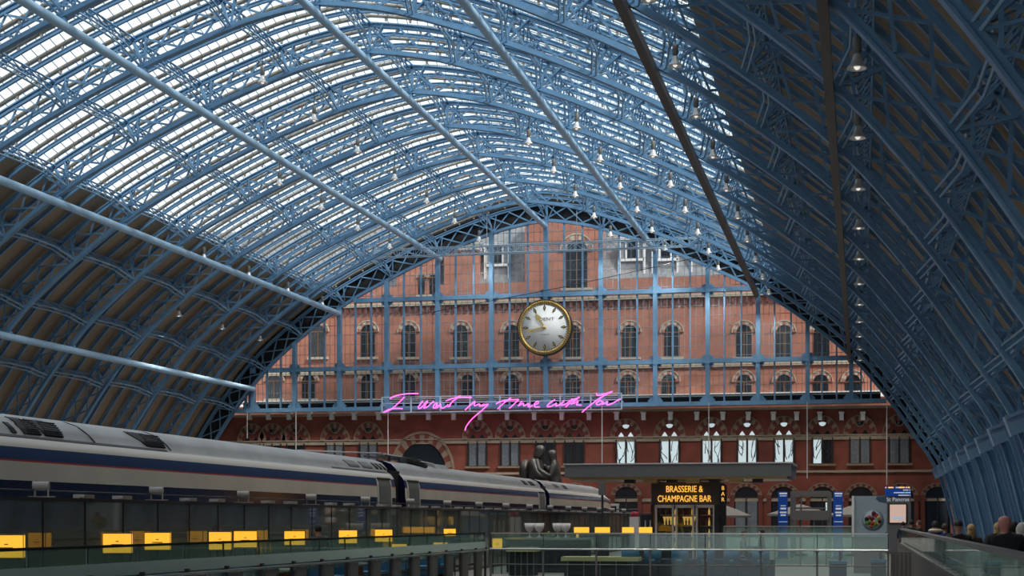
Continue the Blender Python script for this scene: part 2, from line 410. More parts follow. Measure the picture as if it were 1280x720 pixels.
for k in range(1, NB): dup(rl, (XC, D - k * S, 0), f'ridged glass rooflight in the {ordn(k)} roof bay from the clock screen')

# ------------------------------------------------------------------ purlins
SIDE = {-1: 'left', 1: 'right', 0: ''}
for i, (t, s) in enumerate(zip(NODES_T, NODES)):
    tops = [arch(s, 1.9), arch(s, 1.15), arch(s, 0.38)]
    sg = (t > 0) - (t < 0); rank = abs(i - 8)
    lab = 'lattice purlin running along the very crown of the roof' if sg == 0 else f'long lattice purlin, {ordn(rank - 1)} down the {SIDE[sg]} slope from the roof crown'
    r = empty('lattice_purlin', (XC, Y0, 0), lab, 'purlin', 'long purlins tying the ribs together')
    tang = Vector((arch(s + 0.2)[0] - arch(s - 0.2)[0], 0, arch(s + 0.2)[1] - arch(s - 0.2)[1])).normalized()
    L = NB * S; a = MB(); bo = MB(); w = MB()
    def pt(n, y, off=0.0):
        q = arch(s, n); return Vector((q[0], y, q[1])) + tang * off
    for off in (-0.16, 0.16): a.bar(pt(1.82, 0, off), pt(1.82, L, off), 0.08, 0.09, tang)
    for k in range(NB):
        y = k * S; prof = [(0.15, 0.22), (0.55, 0.42), (1.9, 1.02), (S / 2, 1.12), (S - 1.9, 1.02), (S - 0.55, 0.42), (S - 0.15, 0.22)]
        for off in (-0.14, 0.14):
            for (ya, na), (yb, nb) in zip(prof[:-1], prof[1:]): bo.bar(pt(na, y + ya, off), pt(nb, y + yb, off), 0.08, 0.08, tang)
        m = 8; yy = [1.0 + (S - 2.0) * q / m for q in range(m + 1)]
        for q in range(m):
            lo = lambda v: 0.62 + 0.5 * min(1, (min(v, S - v) - 0.55) / 1.4)
            w.bar(pt(lo(yy[q]), y + yy[q], -0.1), pt(1.78, y + yy[q + 1], -0.1), 0.04, 0.06, tang)
            w.bar(pt(1.78, y + yy[q], 0.1), pt(lo(yy[q + 1]), y + yy[q + 1], 0.1), 0.04, 0.06, tang)
        for e in (0.0, S):
            dd = 1 if e == 0 else -1
            for off in (-1.0, 1.0):
                w.bar(pt(0.35, y + e, off * 0.15), pt(1.75, y + e + dd * 0.15, off * 0.9), 0.06, 0.09, tang)
    n0 = len(a.v); a.v += w.v; a.f += [tuple(q + n0 for q in f) for f in w.f]; a.m += w.m; a.sm += w.sm
    a.build('lattice_girder', 'iron_blue', r); bo.build('arched_chord', 'iron_pale', r)

# ------------------------------------------------------------------ long tubes and ducts under the ribs
TUBES = [('A', (424, 382), 0.27, 'tube_blue', 'long pale blue tube, upper one of the two under the left boarded slope'), ('B', (318, 475), 0.27, 'tube_blue', 'long pale blue tube, lowest one above the train on the left'),
         ('C', (551, 321), 0.26, 'tube_blue', 'long blue tube under the left of the glazed crown'), ('D', (682, 282), 0.25, 'tube_blue', 'long blue tube under the roof crown above the clock'),
         ('E', (818.5, 309), 0.25, 'tube_blue', 'long blue tube right of the roof crown'), ('F', (945.6, 361), 0.20, 'duct_brown', 'dark brown duct along the right edge of the glazing'),
         ('G', (1062, 447), 0.16, 'duct_brown', 'slender dark duct beside the hanging lamps on the right slope')]
for nm, (px, py), rr, mm, lab in TUBES:
    p = onY(px, py, D); z = min(p.z - 0.1, z_of_t(p.x - XC) - rr - 0.12)
    r = empty('roof_tube' if mm == 'tube_blue' else 'roof_duct', (p.x, Y0, z), lab, 'roof tube', 'long tubes slung under the ribs')
    b = MB()
    if mm == 'tube_blue': b.tube([(0, 0, 0), (0, NB * S - 0.2, 0)], rr, 14)
    else: b.box((0, NB * S / 2 - 0.1, 0), (rr * 2, NB * S - 0.2, rr * 2.4))
    b.build('tube', mm, r)
    zc = z_of_t(p.x - XC)
    for k in range(NB):
        b = MB(); y = k * S; b.box((0, y, max(0.12, (zc - z) / 2)), (0.34, 0.34, max(0.3, abs(zc - z)))); b.build('hanger', 'iron_blue' if mm == 'tube_blue' else 'duct_brown', r)

# ------------------------------------------------------------------ hanging lamps
def make_pendant():
    r = empty('pendant_lamp', (0, 0, 0), 'x', 'pendant lamp', 'bell lamps hanging from the roof')
    b = MB(); b.tube([(0, 0, 1.15), (0, 0, 2.6)], 0.035, 6); b.build('stem', 'steel_dark', r)
    r.scale = (0.85, 0.85, 0.85)
    b = MB(); b.lathe([(0.0, 1.18), (0.15, 1.16), (0.17, 1.1), (0.17, 0.62), (0.12, 0.56), (0.12, 0.5)], n=12); b.build('gear_housing', 'grey_metal', r)
    b = MB(); b.lathe([(0.09, 0.52), (0.15, 0.46), (0.18, 0.32), (0.24, 0.14), (0.36, 0.02), (0.38, -0.06), (0.34, -0.06), (0.22, 0.12), (0.14, 0.34)], n=14); b.build('bell_shade', 'aluminium', r)
    b = MB(); b.ell((0, 0, 0.05), (0.13, 0.13, 0.16), 10, 6); b.build('bulb', 'lamp_glow', r)
    ld = bpy.data.lights.new('lamp_light', 'SPOT'); ld.energy = LAMP; ld.spot_size = math.radians(105); ld.spot_blend = 0.8; ld.shadow_soft_size = 0.3; ld.color = (1.0, 0.93, 0.84)
    lo = bpy.data.objects.new('lamp_light', ld); C.objects.link(lo); lo.parent = r; lo.location = (0, 0, -0.12)
    return r
pend = make_pendant(); used = False
ROWS = [((599, 301), D - 2.0, 7, 'in the row left of the crown tube'), ((763, 295), D - 2.0, 5, 'in the row just right of the crown'), ((831, 312), D - 2.0, 6, 'beside the blue tube right of the crown'),
        ((897.5, 337), D - 2.0, 6, 'in the row midway down the right glazing'), ((961, 367), D - 2.0, 13, 'in the row along the dark duct on the right'), ((1075, 450), D - 0.5 * S, 13, 'in the tall row on the right boarded slope'),
        ((487, 310), D - 10, 4, 'in the row under the left tube'), ((403, 383), D - 4.5, 4, 'in the row under the upper left tube'), ((325, 425), D - 4.5, 3, 'in the lowest left row')]
for (px, py), Y, n, lab in ROWS:
    p = onY(px, py, Y)
    for k in range(n):
        l = (p.x, Y - k * S, p.z); lb = f'bell lamp {lab}, {ordn(k)} from the screen'
        if not used: pend.location = l; pend['label'] = lb; used = True
        else: dup(pend, l, lb)

# ------------------------------------------------------------------ glazed gable screen
MX = [-60.9, -56.4, -51.6, -46.6, -41.3, -35.8, -30.3, -24.85, -19.5, -14.45, -9.65, -5.0, -0.95]
def x_at_z(z, side):
    t = 38.6
    while t > 0.05 and z_of_t(t) < z: t -= 0.05
    return XC + side * t
ZB, ZR, ZT1, ZT2 = 12.62, 13.66, 16.9, 23.72
scr = empty('window_1', (0, D, 0), 'great glazed gable screen in blue iron under the last rib', 'gable screen', kind='structure')
for x in MX:
    zt = z_of_t(x - XC) + 0.2; b = MB()
    b.box((x, 0.0, (ZB + zt) / 2), (0.40, 0.55, zt - ZB))
    b.box((x, -0.05, ZB + 0.25), (0.52, 0.5, 0.5)); b.box((x, -0.05, ZT1), (0.48, 0.5, 0.55))
    if zt > ZT2 + 0.4: b.box((x, -0.05, ZT2), (0.48, 0.5, 0.55))
    for zz in (ZT1, ZT2):
        if zt > zz + 0.8:
            for sx in (-1, 1):
                for sz in (-1, 1):
                    b.bar((x + sx * 0.18, 0.0, zz + sz * 0.46), (x + sx * 0.46, 0.0, zz + sz * 0.18), 0.4, 0.10, (0, 1, 0))
    for sx in (-1, 1): b.bar((x + sx * 0.18, 0.0, ZB + 0.85), (x + sx * 0.60, 0.0, ZB + 0.38), 0.4, 0.16, (0, 1, 0))
    b.build('mullion', 'iron_blue', scr)
for z, h, dep in ((ZB + 0.19, 0.40, 0.7), (ZT1, 0.42, 0.5), (ZT2, 0.42, 0.5)):
    xl, xr = x_at_z(z, -1), x_at_z(z, 1); b = MB(); b.box(((xl + xr) / 2, 0, z), (xr - xl - 0.2, dep, h)); b.build('girder' if z < 13 else 'transom', 'iron_blue', scr)
xl, xr = x_at_z(ZR, -1), x_at_z(ZR, 1); b = MB(); b.box(((xl + xr) / 2, 0.05, ZR - 0.12), (xr - xl, 0.25, 0.10)); b.build('sill_rail', 'glazing_grey', scr)
b = MB(); b.box(((xl + xr) / 2, 0.45, ZB + 0.55), (xr - xl, 0.1, 1.1)); b.build('apron_panel', 'soffit_dark', scr)
edges = [x_at_z(ZR, -1)] + MX + [x_at_z(ZR, 1)]
for i in range(len(edges) - 1):
    a0, a1 = edges[i], edges[i + 1]
    for f in (1 / 3, 2 / 3):
        x = a0 + (a1 - a0) * f; zt = z_of_t(x - XC) + 0.1
        b = MB(); b.box((x, 0.05, (ZB + 0.4 + zt) / 2), (0.15, 0.3, max(0.3, zt - ZB - 0.4))); b.build('thin_mullion', 'iron_blue', scr)
    b = MB(); nv = 9
    for q in range(1, nv):
        if q % 3 == 0: continue
        x = a0 + (a1 - a0) * q / nv; zt = z_of_t(x - XC)
        if zt > ZR + 0.2: b.box((x, 0.1, (ZR + zt) / 2), (0.035, 0.05, zt - ZR))
    z = ZR + 0.9
    while z < 31:
        xa, xb = max(a0, x_at_z(z, -1)), min(a1, x_at_z(z, 1))
        if xb > xa + 0.2: b.box(((xa + xb) / 2, 0.1, z), (xb - xa, 0.06, 0.04))
        z += 0.96
    b.build('glazing_grid', 'glazing_grey', scr)
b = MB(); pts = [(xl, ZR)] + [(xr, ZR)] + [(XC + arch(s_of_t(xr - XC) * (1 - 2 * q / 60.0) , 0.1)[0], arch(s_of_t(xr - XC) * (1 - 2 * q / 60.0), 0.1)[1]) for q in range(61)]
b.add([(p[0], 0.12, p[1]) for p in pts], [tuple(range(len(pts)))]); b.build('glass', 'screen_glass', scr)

# ------------------------------------------------------------------ hotel behind the screen
HB = D + 1.3                                # lower brick front
HU = D + 9.5                                # upper brick front behind the glass
wb = tag(bpy.data.objects.new('wall_end', None), kind='structure'); C.objects.link(wb)
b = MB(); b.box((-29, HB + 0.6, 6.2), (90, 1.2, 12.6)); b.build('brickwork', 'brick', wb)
zs = onY(836, 549, HB).z; za = onY(836, 523, HB).z; zl = onY(1028, 581, HB).z; zc = onY(1080, 589, HB).z
b = MB(); b.box((-29, HB - 0.06, zs), (90, 0.16, 0.42)); b.box((-29, HB - 0.1, zs + 0.24), (90, 0.24, 0.10)); b.build('stone_band', 'stone', wb)
b = MB(); b.box((-29, HB - 0.08, zc), (90, 0.2, 0.22)); b.build('string_course', 'stone', wb)
b = MB(); b.box((-29, HB - 0.06, onY(900, 625, HB).z), (90, 0.16, 0.30)); b.build('plinth_band', 'stone', wb)
b = MB(); b.box((-29, HB - 0.12, 12.35), (90, 0.5, 0.25)); b.build('coping', 'stone', wb)
for px in [313, 337, 362.5, 388, 416, 444, 474.5, 505, 536.6, 568, 601, 635, 668.7, 703, 737, 771.4, 805, 838.6, 871.5, 904, 935.7, 967, 996, 1025, 1052, 1078.5]:
    p = onY(px, 520, HB); b = MB(); b.box((p.x, HB - 0.22, p.z - 0.1), (0.40, 0.5, 0.62)); b.box((p.x, HB - 0.3, p.z + 0.3), (0.5, 0.66, 0.16)); b.build('corbel', 'stone_white', wb)
wcount = [1]
def ring(b, cx, zc_, ro, ri, y0, y1, a0, a1, n, mats, squash=1.0):
    for i in range(n):
        u0, u1 = a0 + (a1 - a0) * i / n, a0 + (a1 - a0) * (i + 1) / n
        pp = [(cx + r * math.cos(u), zc_ + r * math.sin(u) * squash) for r, u in ((ro, u0), (ro, u1), (ri, u1), (ri, u0))]
        b.prism(pp, y0, y1, mats[i % len(mats)])
def lancet(px, pane, shrink=1.0, half_dark=False):
    wcount[0] += 1; x = onY(px, 550, HB).x
    r = empty(f'window_{wcount[0]}', (x, HB, 0), None, None, kind='structure'); h = za - zs
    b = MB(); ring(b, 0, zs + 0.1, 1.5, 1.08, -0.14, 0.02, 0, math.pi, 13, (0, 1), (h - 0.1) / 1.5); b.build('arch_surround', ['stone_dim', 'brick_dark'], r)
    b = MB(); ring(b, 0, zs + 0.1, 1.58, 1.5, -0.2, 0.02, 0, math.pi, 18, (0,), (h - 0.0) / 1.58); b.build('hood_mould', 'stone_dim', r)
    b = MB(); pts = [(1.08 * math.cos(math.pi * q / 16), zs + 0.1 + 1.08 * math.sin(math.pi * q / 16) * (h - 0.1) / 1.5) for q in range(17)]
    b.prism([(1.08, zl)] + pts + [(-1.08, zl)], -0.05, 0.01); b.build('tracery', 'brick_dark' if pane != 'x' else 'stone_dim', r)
    for sx in (-1, 1):
        b = MB(); c = sx * 0.47; w = 0.37; zh = zs - 0.06
        b.prism([(c - w, zl + 0.15), (c + w, zl + 0.15), (c + w, zh), (c - w, zh)], -0.09, -0.04); pb = b.build('pane', 'dark_pane' if (half_dark and sx > 0) else pane, r)
        b = MB(); b.prism([(c - w, zs + 0.1), (c + w, zs + 0.1), (c + w * 0.6, zs + 0.42), (c, zs + 0.72), (c - w * 0.6, zs + 0.42)], -0.09, -0.04); b.build('pane_head', pane if pane == 'window_day' and not half_dark else 'dark_pane', r)
        if pane == 'window_day':
            g = MB(); rr = random.Random(int(px * 7 + sx))
            for q in range(4):
                x0 = c + rr.uniform(-.3, .3); z0 = rr.uniform(zl + 0.2, zh - 0.8); pp = [(x0, -0.1, z0)]
                dx, dz = rr.uniform(-.25, .25), rr.uniform(.15, .4)
                for e in range(5):
                    x0 = min(c + w - .03, max(c - w + .03, x0 + dx)); z0 = min(zh - .05, z0 + dz); dx += rr.uniform(-.15, .15); pp.append((x0, -0.1, z0))
                g.tube(pp, [0.045 - 0.006 * e for e in range(6)], 5)
            g.build('branches', 'branch', pb)
    b = MB(); b.lathe([(0.0, 0.10), (0.34, 0.10), (0.34, 0.04)], (0, 0, zs + 1.28 * (h - 0.1) / 1.5 * 0.86), 14, axis='Y'); b.build('roundel', pane if pane == 'window_day' else 'dark_pane', r)
    b = MB(); b.lathe([(0.34, 0.12), (0.46, 0.12), (0.46, 0.04)], (0, 0, zs + 1.28 * (h - 0.1) / 1.5 * 0.86), 14, axis='Y'); b.build('roundel_ring', 'stone_dim' if pane != 'window_day' else 'brick_dark', r)
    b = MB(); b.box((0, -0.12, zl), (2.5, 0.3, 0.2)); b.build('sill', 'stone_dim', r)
    b = MB()
    for c in (-0.94, 0, 0.94): b.box((c, -0.12, (zl + zs) / 2), (0.12, 0.12, zs - zl))
    b.build('frame', 'frame_dark', r)
for px, pane in [(315, 'dark_pane'), (341, 'dark_pane'), (370, 'dark_pane'), (419, 'curtain_pane'), (461, 'curtain_pane'), (597, 'curtain_pane'), (638, 'curtain_pane'), (682, 'dark_pane'), (718, 'dark_pane'),
                 (782.5, 'window_day'), (837, 'window_day'), (889.5, 'window_day'), (934, 'window_day'), (980, 'window_day'), (1028, 'window_day'), (1075, 'curtain_pane'), (1124, 'curtain_pane')]:
    lancet(px, pane, half_dark=(px == 1028))
def ground_arch(px, ya, w, zspring_y, door, vous=15):
    wcount[0] += 1; p = onY(px, ya, HB); zsx = onY(px, zspring_y, HB).z; ro = w / 2; sq = (p.z - zsx) / ro
    r = empty(f'window_{wcount[0]}', (p.x, HB, 0), None, None, kind='structure')
    b = MB(); ring(b, 0, zsx, ro * 0.94, ro * 0.74, -0.16, 0.02, 0, math.pi, vous, (0, 1), sq); b.build('arch_surround', ['brick_dark', 'stone_dim'], r)
    b = MB(); ring(b, 0, zsx, ro, ro * 0.94, -0.22, 0.02, 0, math.pi, 20, (0,), sq); b.build('hood_mould', 'stone_dim', r)
    ri = ro * 0.74; pts = [(ri * math.cos(math.pi * q / 16), zsx + ri * math.sin(math.pi * q / 16) * sq) for q in range(17)]
    b = MB(); b.prism([(ri, 0.02)] + pts + [(-ri, 0.02)], -0.06, 0.01); b.build('opening', 'dark_pane', r)
    b = MB(); b.box((0, -0.1, zsx), (2 * ri, 0.1, 0.14)); b.box((0, -0.1, zsx / 2), (0.12, 0.1, zsx)); b.build('frame', 'frame_dark', r)
    for sx in (-1, 1):
        b = MB(); b.box((sx * (ro * 0.87), -0.1, zsx / 2), (ro * 0.26, 0.24, zsx)); b.box((sx * (ro * 0.87), -0.12, zsx + 0.05), (ro * 0.34, 0.3, 0.3)); b.build('jamb', 'brick_dark', r)
        if door:
            b = MB(); b.box((sx * ri * 0.5, -0.08, zsx / 2), (ri * 0.8, 0.06, zsx - 0.3)); b.build('door_leaf', door, r)
ground_arch(528, 539, 6.8, 592, None, 19)
for px, door in [(719, None), (783, None), (933, 'curtain_pane'), (979, None), (1028, None), (1076, None), (1127, None), (1172, None), (840, None), (886, None)]:
    ground_arch(px, 603.5, 3.1, 622, door)

wu = tag(bpy.data.objects.new('wall_hotel', None), kind='structure'); C.objects.link(wu)
ze = onY(450, 381, HU).z
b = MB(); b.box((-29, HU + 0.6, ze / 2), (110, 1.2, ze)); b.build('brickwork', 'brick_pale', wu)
b = MB(); b.box((-29, HU - 0.15, ze - 0.15), (110, 0.5, 0.36)); b.build('cornice', 'stone_pale', wu)
b = MB()
for q in range(150): b.box((-80 + q * 0.7, HU - 0.1, ze - 0.7), (0.3, 0.3, 0.6))
b.build('dentils', 'brick_dark', wu)
b = MB(); b.box((-29, HU - 0.25, onY(600, 503, HU).z + 0.2), (110, 0.6, 0.6)); b.build('parapet_coping', 'stone_white', wu)
zs2 = onY(900, 455, HU).z
b = MB(); b.box((-29, HU - 0.1, zs2 - 0.1), (110, 0.3, 0.35)); b.build('sill_band', 'stone_pale', wu)
b = MB(); b.box((-29, HU - 0.05, ze - 0.0 + 0.9), (110, 0.6, 1.8)); b.build('parapet', 'brick_pale', wu)
b = MB(); b.add([(-85, HU + 0.3, ze + 0.2), (27, HU + 0.3, ze + 0.2), (27, HU + 4.2, 34.0), (-85, HU + 4.2, 34.0)], [(0, 1, 2, 3)]); b.build('slate_roof', 'slate', wu)
def block(x0, x1, z0, z1, y, mats='brick_pale', win=None):
    b = MB(); b.box(((x0 + x1) / 2, y + 1.5, (z0 + z1) / 2), (x1 - x0, 3.0, z1 - z0)); b.build('brick_gable', mats, wu)
    b = MB(); b.box(((x0 + x1) / 2, y + 1.4, z1 + 0.2), (x1 - x0 + 0.5, 3.3, 0.5)); b.build('gable_coping', 'stone_pale', wu)
x0, x1 = onY(657, 330, HU).x, onY(750, 330, HU).x; block(x0, x1, ze, 33.5, HU - 0.3)
x0, x1 = onY(497, 330, HU).x, onY(546, 330, HU).x; block(x0, x1, ze, onY(520, 306, HU).z, HU - 0.3)
x0, x1 = onY(556, 330, HU).x, onY(596, 330, HU).x; block(x0, x1, ze, onY(575, 313, HU).z, HU - 0.3)
def upper_window(px, yt, yb, w, y=HU, arch_=True, pane='dark_pane'):
    wcount[0] += 1; p = onY(px, yt, y); zb = onY(px, yb, y).z; zt = p.z; zsp = zt - w / 2
    r = empty(f'window_{wcount[0]}', (p.x, y, 0), None, None, kind='structure')
    b = MB(); hw = w / 2; pts = [(hw * math.cos(math.pi * q / 12), zsp + hw * math.sin(math.pi * q / 12)) for q in range(13)]
    b.prism([(hw, zb)] + pts + [(-hw, zb)], -0.06, 0.01); b.build('pane', pane, r)
    b = MB(); ring(b, 0, zsp, hw * 1.5, hw * 1.0, -0.14, 0.01, 0, math.pi, 9, (0, 1)); b.build('arch_surround', ['brick_pale', 'stone_pale'], r)
    b = MB(); ring(b, 0, zsp, hw * 1.62, hw * 1.5, -0.2, 0.01, 0, math.pi, 14, (0,)); b.build('hood_mould', 'stone_pale', r)
    b = MB(); b.box((0, -0.1, (zb + zsp) / 2), (0.10, 0.08, zsp - zb)); b.box((0, -0.1, zsp), (w, 0.08, 0.1)); b.build('frame', 'wood', r)
    b = MB(); b.box((0, -0.15, zb), (w * 1.5, 0.35, 0.25)); b.build('sill', 'stone_pale', r)
for px in [398, 460, 511, 576, 640, 716, 787, 840, 930, 980, 1027]: upper_window(px, 406, 448, 1.55)
for px in [343, 386, 460, 511, 585, 640, 716, 785, 836, 930, 980, 1026, 1066]: upper_window(px, 468, 500, 1.5)
upper_window(721, 300, 362, 2.2, HU - 0.32); upper_window(527, 343, 370, 0.7, HU - 0.32); upper_window(541, 343, 370, 0.7, HU - 0.32)
first = True
for px, yb, lab in [(622, 366, 'white framed dormer left of the central brick gable'), (790, 360, 'white framed dormer right of the central brick gable'), (832, 360, 'white framed dormer in the middle of the right slates'), (880, 358, 'white framed dormer at the right end of the slates')]:
    p = onY(px, yb, HU + 1.6)
    r = empty('dormer', (p.x, HU + 1.6, p.z), lab, 'dormer window', 'dormers on the slate roof')
    b = MB(); b.box((0, 1.0, 2.6), (2.5, 2.2, 5.2)); b.build('cheek', 'slate', r)
    b = MB(); b.box((-1.3, -0.15, 2.6), (0.24, 0.3, 5.2)); b.box((1.3, -0.15, 2.6), (0.24, 0.3, 5.2)); b.box((0, -0.15, 5.1), (2.8, 0.35, 0.3)); b.box((0, -0.15, 2.9), (2.6, 0.3, 0.26)); b.build('frame', 'white_paint', r)
    b = MB(); b.box((0, -0.1, 3.95), (0.9, 0.12, 1.7)); b.build('pane', 'dark_pane', r)
    b = MB()
    for q in (-0.62, 0.62): b.box((q, -0.12, 3.95), (0.22, 0.14, 1.8))
    b.build('sash', 'white_paint', r)

# ------------------------------------------------------------------ station clock
p = onY(681, 409.5, D - 1.0); R = 2.74
ck = empty('station_clock', (p.x, D - 1.0, p.z), 'huge round white clock with gold rim hanging before the glazed gable', 'clock')
b = MB(); b.lathe([(0, -0.3), (R, -0.3), (R, 0.16), (R * 0.965, 0.2), (R * 0.965, 0.05)], n=64, axis='Y'); b.build('case', 'frame_dark', ck)
b = MB(); b.lathe([(R * 0.97, 0.06), (R * 0.96, 0.18), (R * 0.90, 0.22), (R * 0.845, 0.18), (R * 0.84, 0.06)], n=64, axis='Y'); 
for q in range(72):
    a = 2 * math.pi * q / 72; b.ell((R * 0.90 * math.cos(a), -0.21, R * 0.90 * math.sin(a)), (0.07, 0.03, 0.07), 6, 4, 1)
b.build('gold_rim', ['gold', 'ink'], ck)
b = MB(); b.lathe([(0, 0.10), (R * 0.845, 0.10), (R * 0.845, 0.0)], n=64, axis='Y'); b.build('dial', 'dial', ck)
b = MB()
for q in range(60):
    a = math.pi / 2 - 2 * math.pi * q / 60
    if q % 5: b.box((R * 0.805 * math.cos(a), -0.112, R * 0.805 * math.sin(a)), (0.085, 0.015, 0.05), rot=Matrix.Rotation(-a, 3, 'Y'))
b.build('minute_track', 'ink', ck)
for q in range(12):
    a = math.pi / 2 - 2 * math.pi * q / 12; c = Vector((R * 0.70 * math.cos(a), -0.11, R * 0.70 * math.sin(a))); rd = Vector((math.cos(a), 0, math.sin(a))); tn = Vector((-math.sin(a), 0, math.cos(a)))
    b = MB(); pp = [c + rd * 0.34, c + tn * 0.14, c - rd * 0.34, c - tn * 0.14]; b.prism([(v.x, v.z) for v in pp], -0.13, -0.10); hm = b.build('hour_marker', 'ink', ck)
    b = MB(); pp = [c + rd * 0.17, c + tn * 0.06, c - rd * 0.17, c - tn * 0.06]; b.prism([(v.x, v.z) for v in pp], -0.145, -0.12); b.build('marker_inlay', 'gold_hand', hm)
def hand(name, dx, dz, L, w, tail, blob, y):
    d = Vector((dx, 0, dz)).normalized(); t = Vector((-d.z, 0, d.x)); b = MB()
    pp = [-d * tail - t * w * 0.7, d * L * 0.55 - t * w, d * L * 0.6 - t * blob, d * L * 0.78 - t * blob * 0.8, d * L, d * L * 0.78 + t * blob * 0.8, d * L * 0.6 + t * blob, d * L * 0.55 + t * w, -d * tail + t * w * 0.7]
    b.prism([(v.x, v.z) for v in pp], y - 0.03, y); b.build(name, 'gold_hand', ck)
hand('hour_hand', -11, 17, 1.62, 0.10, 0.15, 0.26, -0.2)
hand('minute_hand', -26, -6, 2.1, 0.10, 0.15, 0.12, -0.25)
b = MB(); b.lathe([(0, 0.30), (0.16, 0.28), (0.18, 0.1)], n=14, axis='Y'); b.build('hub', 'gold_hand', ck)
text('DENT', 'maker_lettering', 0.44, 'ink_grey', ck, (0.2, -0.115, 0.80), sx=1.35)
text('LONDON', 'town_lettering', 0.14, 'ink_grey', ck, (0.0, -0.115, -0.68), sx=1.5)
b = MB(); b.box((0, 0.6, 0), (0.5, 0.9, 0.5)); b.build('wall_bracket', 'frame_dark', ck)

# ------------------------------------------------------------------ neon line and its rack
NY = D - 1.4
def z1(a): return [(470 + x / 8.0, 480 + y / 8.0) for x, y in a]
def z2(a): return [(620 + x / 7.53, 480 + y / 7.53) for x, y in a]
ST = [z1([(140, 148), (175, 125), (240, 108), (320, 97), (425, 95)]), z1([(285, 130), (215, 200), (140, 260), (75, 282)]), z1([(75, 282), (130, 255), (190, 245), (265, 247)]),
      z1([(470, 168), (435, 212), (422, 240), (450, 240), (500, 180), (515, 174), (490, 215), (478, 242), (520, 225), (555, 190), (578, 172)]), z1([(612, 195), (585, 205), (572, 235), (595, 238), (612, 200), (605, 240), (640, 205), (645, 205), (655, 240), (690, 232), (720, 205)]),
      z1([(842, 118), (770, 172), (718, 230)]), z1([(820, 135), (760, 180), (735, 228)]), z1([(700, 168), (760, 146), (830, 134), (955, 133)]),
      z1([(990, 170), (940, 215), (890, 262)]), z1([(940, 215), (985, 185), (985, 217), (1030, 200), (1038, 222), (1080, 200)]), z1([(1038, 205), (1060, 220), (1120, 203), (1060, 262), (960, 350), (905, 420), (890, 465)]),
      z2([(0, 187), (60, 160), (130, 149), (215, 147)]), z2([(140, 130), (75, 180), (15, 235)]), z2([(210, 150), (170, 190), (125, 230)]),
      z2([(245, 160), (210, 207), (255, 180), (262, 207), (305, 185), (302, 212), (345, 205)]), z2([(360, 197), (397, 180), (388, 164), (360, 190), (368, 215), (410, 215)]),
      z2([(555, 147), (500, 185), (482, 212), (520, 210), (570, 180), (560, 207), (600, 195), (640, 158)]), z2([(640, 160), (612, 198), (655, 190), (720, 140)]), z2([(745, 140), (700, 175), (655, 217)]), z2([(690, 160), (740, 142), (785, 125)]),
      z2([(785, 122), (740, 160), (705, 192)]), z2([(725, 185), (775, 163), (758, 195), (805, 200)]),
      z2([(945, 85), (952, 105), (985, 105), (1040, 88), (1095, 70)]), z2([(1095, 70), (1010, 115), (920, 175), (850, 230), (810, 268)]), z2([(985, 152), (945, 180), (960, 197), (1000, 180), (988, 155)]),
      z2([(1012, 165), (1000, 190), (1040, 175), (1052, 162), (1042, 195), (1090, 185), (1170, 140)])]
ne = empty('neon_sign', (0, NY, 0), 'pink handwritten neon line reading I want my time with you', 'neon sign')
b = MB()
def spl(P, k=5):
    out = []
    for i in range(len(P) - 1):
        p0 = P[max(0, i - 1)]; p1 = P[i]; p2 = P[i + 1]; p3 = P[min(len(P) - 1, i + 2)]
        for j in range(k):
            u = j / k; out.append(0.5 * ((2 * p1) + (p2 - p0) * u + (2 * p0 - 5 * p1 + 4 * p2 - p3) * u * u + (3 * p1 - p0 - 3 * p2 + p3) * u ** 3))
    return out + [P[-1]]
for st in ST:
    P = [onY(x, y, NY) - Vector((0, NY, 0)) for x, y in st]; b.tube(spl(P), 0.055, 7)
b.build('lettering', 'neon_pink', ne)
a, c = onY(477.5, 496.5, NY + 0.25), onY(777, 513, NY + 0.25); zt, zb = onY(620, 494, NY).z, onY(620, 513.5, NY).z
fr = MB()
for z in (zt, zt * 0.6 + zb * 0.4, zb): fr.box(((a.x + c.x) / 2, 0.25, z), (c.x - a.x, 0.08, 0.10))
for q in range(9): fr.box((a.x + (c.x - a.x) * q / 8, 0.25, (zt + zb) / 2), (0.14, 0.1, zt - zb))
for q in (0, 4, 8): fr.box((a.x + (c.x - a.x) * q / 8, 0.65, (zt + zb) / 2), (0.1, 0.9, 0.1))
fr.build('rack', 'frame_blue', ne)

# ------------------------------------------------------------------ lighting truss, drop cables and wires at the screen
p, q = onY(467, 311, D - 7), onY(884, 302, D - 7)
tr = empty('lighting_truss', (p.x, D - 7, q.z), 'pale thin lattice truss spanning across the top of the screen', 'truss')
L = q.x - p.x; b = MB()
for y in (-0.35, 0.35):
    for z in (-0.36, 0.36): b.tube([(0, y, z), (L, y, z)], 0.055, 6)
b.build('chords', 'frame_blue', tr); b = MB(); n = int(L / 0.8)
for i in range(n):
    x0, x1 = L * i / n, L * (i + 1) / n
    for y in (-0.35, 0.35): b.bar((x0, y, -0.36 if i % 2 else 0.36), (x1, y, 0.36 if i % 2 else -0.36), 0.05, 0.05); b.bar((x0, y, -0.36), (x0, y, 0.36), 0.05, 0.05)
    b.bar((x0, -0.35, 0.36), (x0, 0.35, 0.36), 0.05, 0.05)
b.build('bracing', 'frame_blue', tr)
b = MB()
for f in (0.35, 0.62): b.tube([(L * f, 0, 0.3), (L * f, 0, z_of_t(p.x + L * f - XC) - q.z + 0.2)], 0.025, 5)
b.build('suspension_wires', 'aluminium', tr)
